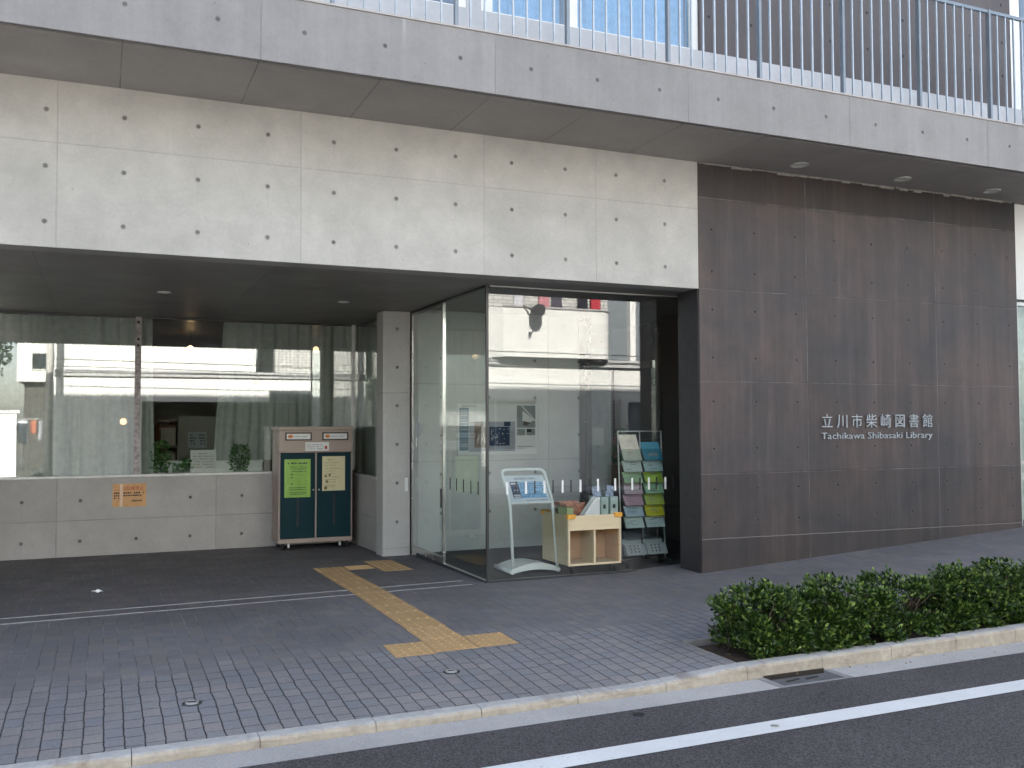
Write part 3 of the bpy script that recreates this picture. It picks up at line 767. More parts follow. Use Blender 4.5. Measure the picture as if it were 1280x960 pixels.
# orange no-parking notice on the low wall
rr = random.Random(3)
nb = sheet('notice', '', '', .125, .50, YW-.008, .50, .777, None, None, .0)
yy = YW-.0082
for (z, xa, xb, h) in ((.655,.14,.205,.02),(.655,.245,.475,.02),(.625,.14,.205,.018),(.625,.245,.45,.018),(.595,.14,.205,.018),(.56,.34,.46,.018)): dashes(nb, xa, xb, z, h, yy, 1, rr)
nb.text('ここは駐輪禁止', .056, lambda u, v, w: (.138+u, yy-.001, .70+v), 0, 2, width=.335)
nb.box(.205, .238, YW-.0105, YW-.0095, .50, .775, 3)
tag(nb.build('notice', [M['orangepaper'], M['ink'], M['red'], M['tape']]), 'faded orange paper notice taped to the low concrete wall under window', 'notice')

# ------------------------------------------------------------------ book return cabinet
CB = thing('return_cabinet', 'beige and dark green book return cabinet beside the concrete column', 'cabinet', (2.46, 4.3, -.07))
CYF = 4.06
def cab():
    cx0, cx1 = 1.997, 2.915; yb = 4.56
    b = MB()
    b.box(cx0, cx1, CYF+.02, yb, 1.135, 1.412)                 # upper box
    b.box(cx0, cx1, CYF+.02, yb, .018, .075).box(cx0, cx0+.02, CYF+.02, yb, .075, 1.135).box(cx1-.02, cx1, CYF+.02, yb, .075, 1.135)
    b.box(cx0+.02, cx1-.02, yb-.02, yb, .075, 1.135)
    b.box(2.443, 2.463, CYF+.01, CYF+.06, .075, 1.135)
    b.build('body', M['beige'], CB, bevel=.004)
    MB().box(cx0-.012, cx1+.012, CYF, yb+.01, 1.414, 1.456).build('top', M['beige'], CB, bevel=.006)
    MB().box(cx0+.004, cx1-.004, CYF+.008, CYF+.02, 1.15, 1.405).build('front_panel', M['beige'], CB, bevel=.003)
    for (a, c, kx) in ((2.018, 2.441, 2.418), (2.465, 2.893, 2.489)):
        d = MB().box(a, c, CYF+.004, CYF+.022, .078, 1.128).build('door', M['teal'], CB, bevel=.003)
        MB().sphere((kx, CYF-.004, .672), .011).build('knob', M['steel'], d)
        sx = (a+c)/2
        MB().box(sx-.012, sx+.012, CYF-.0, CYF+.004, .22, .62).build('seam', M['black'], d)
    for (a, c) in ((2.069, 2.396), (2.528, 2.856)):
        f = MB().box(a, c, CYF-.006, CYF+.008, 1.285, 1.302).box(a, c, CYF-.006, CYF+.008, 1.369, 1.386).box(a, a+.017, CYF-.006, CYF+.008, 1.302, 1.369).box(c-.017, c, CYF-.006, CYF+.008, 1.302, 1.369).build('return_slot', M['brownfr'], CB)
        p = MB().box(a+.017, c-.017, CYF-.001, CYF+.008, 1.302, 1.369)
        p2 = p.build('flap', M['paper'], f)
        q = MB(); n = 16
        q.add([(a+.065+.034*math.cos(i*2*math.pi/n), CYF-.0022, 1.336+.022*math.sin(i*2*math.pi/n)) for i in range(n)], [tuple(range(n))], 0)
        q.build('badge', M['orange'], f)
        q = MB(); dashes(q, a+.115, c-.06, 1.328, .012, CYF-.0015, 0, random.Random(5)); dashes(q, c-.055, c-.03, 1.348, .009, CYF-.0015, 0, random.Random(6))
        q.build('flap_text', plain('grey_print', (.35,.34,.33), .8) if 'grey_print' not in bpy.data.materials else bpy.data.materials['grey_print'], f)
    for x in (2.06, 2.86):
        for y in (CYF+.07, yb-.06):
            c = MB().box(x-.02, x+.02, y-.02, y+.02, -.01, .018).build('caster', M['black'], CB)
            MB().cyl((x-.014, y, -.038), (x+.014, y, -.038), .032, 16).build('wheel', M['black'], c)
    for x in (2.125, 2.762):
        c = MB().box(x-.012, x+.012, CYF+.03, CYF+.054, -.035, .018).build('foot', M['alu'], CB)
        MB().cyl((x, CYF+.042, -.068), (x, CYF+.042, -.035), .016, 12).build('foot_pad', M['black'], c)
cab()
rr = random.Random(8)
n1 = sheet('notice', '', '', 2.062, 2.381, CYF-.004, .585, 1.055, None, None, .006)
yy = CYF-.0115
dashes(n1, 2.10, 2.34, .995, .02, yy, 1, rr)
for z in (.955, .93, .90, .70, .675, .64, .62): dashes(n1, 2.13, 2.33, z, .009, yy, 1, rr)
for z in (.86, .82, .78, .745): dashes(n1, 2.14, 2.165, z, .016, yy, 1, rr); dashes(n1, 2.20, 2.34, z, .006, yy, 1, rr, gap=4)
tag(n1.build('notice', [M['green'], M['ink']]), 'bright green laminated notice on left door of book return cabinet', 'notice')
n1 = sheet('notice', '', '', 2.528, 2.815, CYF-.004, .655, 1.085, None, None, .003)
dashes(n1, 2.60, 2.66, 1.035, .012, yy+.003, 1, rr, gap=1.2)
for z in (1.0, .97, .93, .90, .865, .825, .79, .76, .72, .70): dashes(n1, 2.56, rr.uniform(2.66, 2.77), z, .005, yy+.003, 1, rr)
for (x, z, s) in ((2.57,.84,.02),(2.62,.85,.02),(2.585,.77,.022),(2.57,.69,.028)): n1.box(x-s*.6, x+s*.6, yy+.002, yy+.003, z-s*.7, z+s*.7, 1)
tag(n1.build('notice', [M['cream'], plain('brown_ink', (.16,.12,.07), .8)]), 'cream paper notice with small print on right door of cabinet', 'notice')
n1 = sheet('label', '', '', 2.318, 2.613, CYF+.003, 1.155, 1.262, None, None, .0)
for z in (1.225, 1.20, 1.175): dashes(n1, 2.335, 2.545, z, .011, CYF+.0028, 1, rr)
n1.box(2.56, 2.59, CYF+.0015, CYF+.0028, 1.175, 1.215, 2)
tag(n1.build('notice', [M['paper'], bpy.data.materials['grey_print'], M['red']]), 'small white label stuck below the two return slots', 'notice')

# ------------------------------------------------------------------ info stand
IS = thing('info_stand', 'white tubular floor stand holding a blue opening hours panel behind glass', 'sign stand', (3.95, .95, .012))
def fillet(pts, r, n=6):
    out = [Vector(pts[0])]
    for i in range(1, len(pts)-1):
        p0, p1, p2 = Vector(pts[i-1]), Vector(pts[i]), Vector(pts[i+1])
        a = p1+(p0-p1).normalized()*r; b = p1+(p2-p1).normalized()*r
        for k in range(n+1):
            t = k/n; out.append(a*(1-t)**2+p1*2*t*(1-t)+b*t*t)
    out.append(Vector(pts[-1])); return out
xl, xr = 3.715, 4.185
pts = [(xl, .815, .05), (xl, .895, .71), (xl, 1.125, 1.02), (xr, 1.10, 1.02), (xr, .895, .70), (xr, .79, .05)]
MB().tube(fillet(pts, .07), .0155, 12).build('tube_frame', M['stand'], IS)
e1 = Vector((xr-xl, -.012, 0)); up = Vector((0, .235, .305)); up.normalize(); ex = e1.normalized(); nrm = ex.cross(up).normalized()
if nrm.y > 0: nrm = -nrm
org = Vector((xl+.02, .905, .70))
PW, PH = .43, .325
def pan(u, v, w=0): return tuple(org + ex*u + up*v + nrm*w)
def pbox(mb, u0, u1, v0, v1, w0, w1, m=0):
    mb.add([pan(u0,v0,w0),pan(u1,v0,w0),pan(u1,v1,w0),pan(u0,v1,w0),pan(u0,v0,w1),pan(u1,v0,w1),pan(u1,v1,w1),pan(u0,v1,w1)],
           [(0,3,2,1),(4,5,6,7),(0,1,5,4),(1,2,6,5),(2,3,7,6),(3,0,4,7)], m)
p = MB(); pbox(p, 0, PW, 0, PH, -.006, .006); p.build('panel', plain('pale_panel', (.60,.66,.70), .45, var=.03), IS, bevel=.002)
p = MB(); pbox(p, -.005, PW+.005, -.02, 0.0, -.012, .016); p.build('panel_ledge', M['stand'], IS)
p = MB(); pbox(p, .04, .13, .05, .245, .0065, .0075, 0); pbox(p, .13, .40, .05, .245, .0065, .0075, 1)
for v in (.217,): pbox(p, .05, .122, v, v+.015, .0076, .0083, 2)
for v in (.08, .057): pbox(p, .05, .122, v, v+.012, .0076, .0083, 2)
pbox(p, .07, .082, .14, .152, .0076, .0083, 2); pbox(p, .093, .105, .14, .152, .0076, .0083, 2)
r3 = random.Random(2)
for v in (.215, .19, .165, .14, .115, .09, .065):
    u = .145
    while u < (.25 if v < .07 else .38):
        w = r3.uniform(.006, .02)
        if r3.random() > .25: pbox(p, u, u+w, v, v+.009, .0076, .0083, 3)
        u += w+r3.uniform(.004, .012)
u = .17
while u < .40:
    pbox(p, u, u+.008, .018, .026, .0066, .0074, 3); u += r3.uniform(.011, .018)
p.text('柴崎図書館 利用案内', .03, lambda u, v, w: pan(.215+u, .272+v, .0072), 0, 3, width=.23, align='CENTER')
p.build('panel_print', [M['navy'], M['sky_print'], M['paper'], M['navy']], IS)
# arched base
b = MB(); N = 14
for i in range(N):
    a0, a1 = i/N, (i+1)/N
    f = lambda q: .055 + .058*math.sin(math.pi*q)**.8
    g_ = lambda q: .018 + .03*math.sin(math.pi*q)
    xx = lambda q: lerp(3.70, 4.20, q)
    yf = lambda q: .80 - .01*q; yr = lambda q: lerp(1.22, 1.30, q)
    b.add([(xx(a0),yf(a0),g_(a0)),(xx(a1),yf(a1),g_(a1)),(xx(a1),yr(a1),g_(a1)),(xx(a0),yr(a0),g_(a0)),
           (xx(a0),yf(a0),f(a0)),(xx(a1),yf(a1),f(a1)),(xx(a1),yr(a1),f(a1)*.85),(xx(a0),yr(a0),f(a0)*.85)],
          [(0,3,2,1),(4,5,6,7),(0,1,5,4),(2,3,7,6)] + ([(3,0,4,7)] if i == 0 else []) + ([(1,2,6,5)] if i == N-1 else []), 0)
b.build('base', M['stand'], IS)
for x, y0, y1 in ((xl-.012, .80, 1.24), (xr+.012, .79, 1.31)):
    MB().tube([(x, y0, .035), (x, y1, .035)], .0225, 12).build('foot', M['stand'], IS)

# ------------------------------------------------------------------ book cart
CT = thing('book_cart', 'pale birch book cart on casters with two open front bins', 'cart', (4.47, .83, .012))
cx0, cx1, cy0, cy1 = 4.18, 4.768, .533, 1.13
c = MB()
c.box(cx0, cx0+.018, cy0, cy1, .098, .588).box(cx1-.018, cx1, cy0, cy1, .098, .588)
c.box(cx0+.018, cx1-.018, cy0+.3, cy0+.318, .116, .44).box(cx0+.018, cx1-.018, cy1-.018, cy1, .098, .588)
c.box(cx0+.018, cx1-.018, cy0, cy1-.018, .098, .116)
c.build('carcass', M['birch'], CT, bevel=.002)
MB().box(cx0+.018, cx1-.018, cy0-.0, cy0+.018, .44, .586).build('front_panel', M['birch'], CT, bevel=.002)
MB().box(cx0+.0185, cx1-.0185, cy0+.292, cy0+.2995, .117, .44).box(cx0+.0182, cx0+.021, cy0+.012, cy0+.292, .117, .44).box(cx1-.021, cx1-.0182, cy0+.012, cy0+.292, .117, .44).build('bin_lining', M['birchin'], CT)
MB().box(4.464, 4.482, cy0+.002, cy0+.292, .116, .44).build('divider', M['birch'], CT, bevel=.002)
MB().box(cx0+.018, cx1-.018, cy0+.018, cy1-.018, .44, .455).build('shelf', M['birchin'], CT)
for x, y, sx, sy in ((cx0,cy0,1,1),(cx1,cy0,-1,1),(cx0,cy1,1,-1),(cx1,cy1,-1,-1)):
    a = MB().box(min(x-.012*sx, x+.075*sx), max(x-.012*sx, x+.075*sx), min(y-.012*sy, y+.03*sy), max(y-.012*sy, y+.03*sy), .556, .60)
    a.build('corner_guard', M['corner'], CT, bevel=.004)
for x in (cx0+.06, cx1-.06):
    for y in (cy0+.06, cy1-.06):
        q = MB().box(x-.022, x+.022, y-.022, y+.022, .082, .098).box(x-.016, x-.012, y-.018, y+.018, .045, .09).box(x+.012, x+.016, y-.018, y+.018, .045, .09).build('caster', M['steeldk'], CT)
        MB().cyl((x-.011, y-.01, .045), (x+.011, y-.01, .045), .033, 16).build('wheel', M['black'], q)
# contents of the cart
m = MB()
A = [(4.335,.56,.46),(4.545,.56,.46),(4.545,.56,.755),(4.50,.56,.755),(4.335,.56,.545)]
m.prism(A, (0, .006, 0)); m.prism([(p_[0], p_[1]+.08, p_[2]) for p_ in A], (0, .006, 0))
m.prism([(4.335,.566,.46),(4.335,.64,.46),(4.335,.64,.545),(4.335,.566,.545)], (.006,0,0)); m.prism([(4.539,.566,.46),(4.539,.64,.46),(4.539,.64,.755),(4.539,.566,.755)], (.006,0,0))
mf = m.build('magazine_file', M['white'])
tag(mf, 'white perforated magazine file with slanted front in the birch cart', 'file')
pf = MB()
for i in range(9):
    for j in range(13):
        x, z = 4.36+i*.022, .475+j*.021
        if z < .545+(x-4.335)*1.25-.02 and z < .74: pf.box(x-.006, x+.006, .5585, .5598, z-.006, z+.006)
hl = pf.build('perforation', M['cloudy'], mf)
mags = [((.35,.13,.08),.62),((.55,.42,.36),.60),((.45,.20,.15),.63),((.18,.28,.12),.60),((.50,.47,.42),.58),((.30,.10,.07),.61)]
names = ['red magazine with pictured cover, behind slanted file in cart','pale pink magazine in the row behind slanted file','brown magazine leaning in the row behind slanted file','green covered magazine at left of the row in cart','grey magazine lying low in the row behind file','dark red magazine at the back of the cart row']
for i, (col, h) in enumerate(mags):
    y = .70+i*.055
    b = MB().tbox(Matrix.Translation((4.355-.012*i+.03*(i % 2), y, .47+(h-.44)/2+.03)) @ Matrix.Rotation(R(-14+3*i), 4, 'X'), .105, .006, (h-.40)/2)
    tag(b.build('magazine', plain('magazine_cover', col, .4, var=.85, scale=14)), names[i], 'magazine', 'magazines in the book cart')
b = MB().box(4.20, 4.27, .60, .80, .455, .66); tag(b.build('tissue_box', plain('pale_green_carton', (.36,.42,.22), .6)), 'small pale green carton standing at left of the cart top', 'box')
for i, x in enumerate((4.61, 4.72)):
    f = MB().box(x-.043, x+.043, .58, .586, .455, .755).box(x-.043, x-.038, .586, .82, .455, .755).box(x+.038, x+.043, .586, .82, .455, .755).box(x-.038, x+.038, .586, .82, .455, .46)
    o = tag(f.build('magazine_file', plain('pale_mint_board', (.42,.50,.47), .6, var=.03) if i == 0 else bpy.data.materials['pale_mint_board']),
            ['pale mint upright file box nearer the slanted white file', 'pale mint upright file box beside the leaflet rack'][i], 'file', 'pale file boxes in the cart')
    MB().box(x-.018, x+.012, .5785, .5798, .64, .68).build('spine_label', M['ink'], o)
    for j, (z, cc) in enumerate((( .86,(.30,.38,.55)), (.83,(.45,.5,.55)))):
        q = MB().tbox(Matrix.Translation((x-.02+.03*j, .66+.06*j, (z+.47)/2)) @ Matrix.Rotation(R(-6), 4, 'X') @ Matrix.Rotation(R(8*(i*2-1)), 4, 'Y'), .045, .004, (z-.47)/2)
        tag(q.build('pamphlet', plain('pamphlet_cover', cc, .35, var=.6, scale=30)), ['blue','pale grey'][j]+' pamphlet sticking out of the pale file box '+['nearer the slanted file','beside the leaflet rack'][i], 'pamphlet', 'pamphlets in the pale file boxes')

# ------------------------------------------------------------------ leaflet rack
RK = thing('leaflet_rack', 'tall clear acrylic leaflet rack with two columns of pockets on casters', 'rack', (5.2, .95, .012))
rx0, rx1 = 4.925, 5.425
def ry(z): return .745 + (z-.13)*.05
fr = MB()
for x in (rx0-.012, rx1+.012):
    fr.tube([(x, ry(.06)+.03, .06), (x, ry(1.40)+.03, 1.41)], .008, 8)
fr.tube([(rx0-.012, ry(1.40)+.03, 1.405), (rx1+.012, ry(1.40)+.03, 1.405)], .006, 8)
fr.tube([((rx0+rx1)/2, ry(.10)+.03, .10), ((rx0+rx1)/2, ry(1.40)+.03, 1.40)], .006, 8)
fr.build('frame', M['alu'], RK)
ft = MB()
for x in (rx0-.012, rx1+.012): ft.box(x-.012, x+.012, .64, 1.17, .055, .08)
ft.box(rx0-.012, rx1+.012, .90, .925, .057, .078); ft.build('base_frame', M['steeldk'], RK)
for x in (rx0-.012, rx1+.012):
    for y in (.66, 1.15):
        q = MB().box(x-.012, x+.012, y-.012, y+.012, .045, .055).build('caster', M['steeldk'], RK)
        MB().cyl((x-.009, y, .037), (x+.009, y, .037), .025, 14).build('wheel', M['black'], q)
rows = [1.10, .985, .87, .755, .64, .525, .41, .295, .14]
cols = {(0,0):((.62,.55,.48),'cream'),(0,1):((.05,.25,.36),'teal'),(1,0):((.58,.58,.55),'white'),(1,1):((.42,.50,.50),'pale grey'),(2,0):((.36,.48,.30),'pale green'),(2,1):((.42,.52,.06),'lime green'),
        (3,0):((.55,.36,.40),'pale pink'),(3,1):((.36,.55,.34),'mint green'),(4,0):((.52,.28,.36),'pink'),(4,1):((.48,.52,.09),'yellow green'),(5,0):((.46,.50,.58),'pale blue'),(5,1):((.60,.50,.02),'yellow'),
        (6,0):((.60,.62,.62),'white'),(6,1):((.56,.58,.58),'off white')}
ordn = ['top','second','third','fourth','fifth','sixth','seventh']
for ri, z in enumerate(rows):
    hgt = .29 if ri == 0 else (.15 if ri == 8 else .135)
    for ci in range(2):
        a = rx0 + ci*.25 + .006; b_ = a + .238
        y0 = ry(z)
        zt = z + (.10 if ri else .12)
        q = MB()
        lean = .55
        # tilted pocket: front plate, back plate, floor, sides
        def P(x, d, zz): return (x, y0 + (zz-z)*lean*.9 - d*1.5, zz)
        q.prism([P(a,.035,z), P(b_,.035,z), P(b_,.035,zt), P(a,.035,zt)], (0,.003,0))
        q.prism([P(a,0,z), P(b_,0,z), P(b_,0,z+hgt), P(a,0,z+hgt)], (0,.003,0))
        q.prism([P(a,.035,z), P(b_,.035,z), P(b_,0,z), P(a,0,z)], (0,0,-.003))
        for xx in (a, b_-.003): q.prism([P(xx,.032,z), P(xx,.003,z), P(xx,.003,zt), P(xx,.032,zt)], (.003,0,0))
        q.build('pocket', M['acryl'] if ri < 7 else M['cloudy'] if ri == 8 else M['acryl'], RK)
        if ri == 8:
            q = MB()
            for i in range(3):
                for j in range(3): q.cyl((a+.06+i*.045, y0-.058+(.03+j*.028)*lean*.9, z+.03+j*.028), (a+.06+i*.045, y0-.054+(.03+j*.028)*lean*.9, z+.03+j*.028), .008, 10)
            q.build('vent_holes', M['black'], RK)
        if (ri, ci) in cols:
            cc, nm = cols[(ri, ci)]
            q = MB(); lh = hgt-.02
            if ri == 0 and ci == 1: lh = .19
            q.prism([P(a+.01,.026,z+.002), P(b_-.01,.026,z+.002), P(b_-.01,.026,z+lh), P(a+.01,.026,z+lh)], (0,.012,0))
            r4 = random.Random(ri*2+ci)
            if (ri, ci) == (0, 1):
                q.prism([P(a+.07,.0268,z+.05), P(b_-.05,.0268,z+.05), P(b_-.05,.0268,z+.075), P(a+.07,.0268,z+.075)], (0,.0006,0), 1)
            else:
                for k2 in range(3):
                    xa = a+.03+r4.random()*.08; zz = z+.02+r4.random()*(lh-.04)
                    q.prism([P(xa,.0268,zz), P(xa+.07,.0268,zz), P(xa+.07,.0268,zz+.006), P(xa,.0268,zz+.006)], (0,.0006,0), 1)
            o = q.build('leaflet', [plain('leaflet_'+nm.replace(' ', '_'), tuple(min(.85, c*1.25) for c in cc), .5, var=.1, scale=12), bpy.data.materials['grey_print'] if ci or ri else M['tape']])
            tag(o, f'{nm} leaflets in the {ordn[ri]} row of rack, {["nearer the cart","nearer the dark wall"][ci]}', 'leaflets', 'leaflets in the acrylic rack')

# ------------------------------------------------------------------ poster board in the vestibule, paper on inner door
YB = 2.66
PB = thing('poster_board', 'wide white exhibition board with plans and photos on the vestibule wall', 'poster', (4.32, YB, 1.12))
MB().box(3.811, 4.832, YB-.004, 2.68, 1.12, 1.722).build('board', M['paper'], PB, bevel=.002)
pc = [plain('board_blue', (.10,.20,.28), .6, var=.25, scale=6), plain('board_grey', (.36,.38,.42), .6), M['navy'], plain('board_brown', (.13,.09,.07), .6, var=.5, scale=30), plain('board_map', (.27,.30,.29), .6, var=.1), M['paper'], M['ink']]
p = MB(); y1, y2, y3 = YB-.0052, YB-.0062, YB-.0072
def pr(x0, x1, z0, z1, lvl, m): p.box(x0, x1, [y1, y2, y3][lvl], YB-.004, z0, z1, m)
pr(3.834,3.951,1.173,1.675,0,0); pr(3.956,4.547,1.16,1.512,0,1); pr(4.018,4.136,1.454,1.508,1,3); pr(4.022,4.20,1.206,1.446,1,3)
pr(4.211,4.474,1.225,1.449,1,2); pr(4.402,4.485,1.457,1.511,1,2); pr(4.569,4.816,1.438,1.705,0,4); pr(4.573,4.68,1.347,1.425,0,4); pr(4.695,4.811,1.347,1.425,0,4)
pr(4.70,4.76,1.385,1.42,1,6)
r5 = random.Random(12)
for i in range(26):
    x = r5.uniform(4.225, 4.45); z = r5.uniform(1.24, 1.43); 
    if r5.random() < .5: pr(x, x+r5.uniform(.01,.03), z, z+.005, 2, 5)
    else: pr(x, x+.005, z, z+r5.uniform(.01,.035), 2, 5)
for i in range(9): x = 4.06+i*.015; pr(x, x+.006, 1.25+.04*(i % 3), 1.33+.04*(i % 2), 2, 5)
for i in range(6): pr(4.63+r5.uniform(0,.1), 4.65+r5.uniform(.02,.1), 1.455+i*.01, 1.47+i*.014, 1, 3)
p.prism([(4.62,YB-.0064,1.705),(4.635,YB-.0064,1.705),(4.816,YB-.0064,1.53),(4.816,YB-.0064,1.51)], (0,.001,0), 5)
p.prism([(4.645,YB-.0064,1.64),(4.80,YB-.0064,1.53),(4.74,YB-.0064,1.50),(4.64,YB-.0064,1.52)], (0,.001,0), 5)
dashes(p, 3.86, 4.05, 1.692, .008, YB-.0042, 6, r5); dashes(p, 4.58, 4.78, 1.21, .007, YB-.0042, 6, r5); dashes(p, 4.58, 4.68, 1.19, .006, YB-.0042, 6, r5)
for z in (1.64, 1.62, 1.60, 1.58, 1.53, 1.50, 1.46, 1.42, 1.24, 1.22): pr(3.85, 3.935, z, z+.005, 1, 5)
p.build('board_print', pc, PB)
tag(sheet('notice', '', '', 5.62, 5.775, 2.688, 1.215, 1.43, None, None, .002).build('notice', plain('grey_paper', (.42,.45,.42), .8, var=.03)), 'plain grey sheet of paper stuck on the inner glass door', 'notice')

# ------------------------------------------------------------------ inside the reading room window
def curt(x0, x1, y, z0, label, seed, x0b=None, x1b=None):
    o = curtain_mesh(x0, x1, y, z0, ZS-.01, .028, .15, seed, x0b, x1b).build('curtain', M['curtain'])
    tag(o, label, 'curtain', 'sheer curtains in the reading room window')
curt(-4.2, -.27, 4.80, .70, 'grey sheer curtain filling the window left of centre seam', 1)
curt(-.28, .555, 4.78, .70, 'grey sheer curtain gathered behind the weathered mullion', 2, None, .60)
curt(1.41, 2.20, 4.80, 1.03, 'grey sheer curtain drawn aside right of the open gap', 3, 1.29, 2.2)
curt(2.18, 3.06, 4.79, .70, 'grey sheer curtain behind the book return cabinet', 4)
o = MB()
for j in range(1):
    N = 40; vs = []
    for k2 in range(2):
        for i in range(N+1):
            yq = lerp(3.22, 4.76, i/N); vs.append((3.19+.022*math.sin(yq*46), yq, [.70, ZS-.01][k2]))
    o.add(vs, [(i, i+1, N+2+i, N+1+i) for i in range(N)], 0, True)
o = o.build('curtain', M['curtain']); o.modifiers.new('thick', 'SOLIDIFY').thickness = .002
tag(o, 'grey sheer curtain in the narrow side window next to the column', 'curtain', 'sheer curtains in the reading room window')
BS = thing('bookshelf', 'tall dark wooden bookshelf with pale end panel in reading room', 'shelf', (1.1, 6.4, 0))
s_ = MB().box(.70, .97, 6.0, 8.0, 1.52, 1.56)
for z in (.05, .42, .80, 1.17): s_.box(.72, .96, 6.03, 8.0, z, z+.03)
s_.box(.955, .975, 6.03, 8.0, 0, 1.52); s_.build('shelf', M['shelfwood'], BS)
MB().box(.95, 1.50, 6.0, 6.03, .0, 1.60).build('end_panel', M['shelfend'], BS)
r6 = random.Random(5); bk = MB(); y = 6.05
bm_ = [plain('spine_red', (.2,.05,.03), .6), plain('spine_brown', (.12,.07,.04), .6), plain('spine_cream', (.3,.26,.2), .6)]
for z in (.45, .83, 1.20):
    y = 6.06
    while y < 7.9:
        w = r6.uniform(.02, .05); bk.box(.74, .93, y, y+w-.003, z, z+r6.uniform(.2, .29), r6.randrange(3)); y += w
bo = bk.build('books', bm_); bo['kind'] = 'stuff'
n1 = sheet('notice', '', '', 1.085, 1.331, 5.994, 1.16, 1.383, None, None, .0)
for z in (1.33, 1.29, 1.25, 1.21): dashes(n1, 1.11, 1.19, z, .018, 5.9935, 1, r6); dashes(n1, 1.23, 1.31, z, .018, 5.9935, 1, r6)
tag(n1.build('notice', [plain('pale_sheet', (.34,.37,.37), .8), M['ink']]), 'grey printed sheet on the end of the dark bookshelf', 'notice')
# low white ledge cabinet behind the sill
LC = thing('ledge_cabinet', 'low white cabinet along the inside of the reading room window', 'cabinet', (1.3, 5.2, 0))
MB().box(.62, 1.92, 4.86, 5.2, 0, 1.0).build('body', M['bright'], LC, bevel=.004)
MB().box(.61, 1.93, 4.85, 5.21, 1.0, 1.025).build('top', M['bright'], LC, bevel=.004)
n1 = MB().tbox(Matrix.Translation((1.175, 4.76, 1.0)) @ Matrix.Rotation(R(-3), 4, 'X'), .155, .004, .165)
rq = random.Random(9)
for k2 in range(6): dashes(n1, 1.05, 1.30, 1.115-k2*.034, .012, 4.751, 1, rq)
n1.text('6', .09, lambda u, v, w: (1.17+u, 4.748, .845+v), 0, 2)
tag(n1.build('notice', [M['paper'], plain('pale_print', (.45,.36,.3), .8), M['orange']]), 'white printed card standing upright inside the window sill', 'notice')

def leafcloud(mb, n, fn, size, r, m=0, flat=.0, grow=None):
    """n small folded leaves; fn() gives (point, outward normal)"""
    for _ in range(n):
        p, nm = fn(); p = Vector(p); nm = Vector(nm)
        d = (nm + Vector((r.gauss(0, .55), r.gauss(0, .55), r.gauss(0, .5)+.35))).normalized()
        s = d.orthogonal().normalized(); s.rotate(Matrix.Rotation(r.uniform(0, 6.28), 3, d)); u = d.cross(s)
        L = size*r.uniform(.65, 1.25); W = L*.27; f = L*.10
        b = p; tp = p + d*L
        l1 = p + d*L*.3 + s*W + u*f; l2 = p + d*L*.72 + s*W*.85 + u*f
        r1 = p + d*L*.3 - s*W + u*f; r2 = p + d*L*.72 - s*W*.85 + u*f
        mb.add([b, l1, l2, tp, r2, r1], [(0, 1, 2, 3), (0, 3, 4, 5)], m, False)

def houseplant(x, y, z, w, h, label, seed, n=420, size=.035):
    r = random.Random(seed); o = thing('potted_plant', label, 'plant', (x, y, z), 'house plants on the inner window sill')
    MB().cyl((x,y,z),(x,y,z+.07), .04, 14, r2=.05).build('pot', plain('pot', (.5,.48,.44), .6), o)
    s_ = MB()
    for i in range(5):
        a = r.uniform(0, 6.28); s_.tube([(x,y,z+.06),(x+.3*w*math.cos(a),y+.2*w*math.sin(a),z+.06+h*.5),(x+.6*w*math.cos(a+.4),y+.35*w*math.sin(a),z+h*.85)], .004, 5, taper=.002)
    s_.build('stem', M['bark'], o)
    f = MB()
    def fn():
        a = r.uniform(0, 6.28); t = r.random(); rad = w*(.35+.65*math.sin(math.pi*(.15+.7*t)))*math.sqrt(r.random())
        return (x+rad*math.cos(a), y+rad*.6*math.sin(a), z+.05+h*t), (math.cos(a), math.sin(a)*.6, .3)
    leafcloud(f, n, fn, size, r); f.build('foliage', M['leaf2'], o)
houseplant(.675, 4.77, .83, .11, .40, 'leafy green house plant at the curtain edge by window mullion', 1)
houseplant(.86, 4.76, .83, .05, .12, 'tiny house plant low on the sill beside the tall leafy one', 2, 90, .03)
houseplant(.98, 4.76, .83, .055, .15, 'small spiky house plant left of the white upright card', 3, 70, .05)
houseplant(1.62, 4.775, .83, .13, .34, 'pale green house plant on the sill before the drawn curtain', 4)
def lampg(x, y, z, label):
    o = thing('pendant_lamp', label, 'lamp', (x, y, ZS), 'warm globe lamps in the reading room')
    MB().cyl((x,y,z+.04),(x,y,ZS-.001), .005, 8).build('cord', M['black'], o)
    MB().sphere((x,y,z), .045).build('globe', M['lamp'], o)
lampg(1.146, 6.5, 2.572, 'small warm glowing globe lamp above the gap between curtains')
lampg(.267, 6.5, 1.53, 'small warm glowing lamp low behind the left curtain')
lampg(2.948, 6.5, 2.611, 'small warm glowing globe lamp behind curtain near the corner')

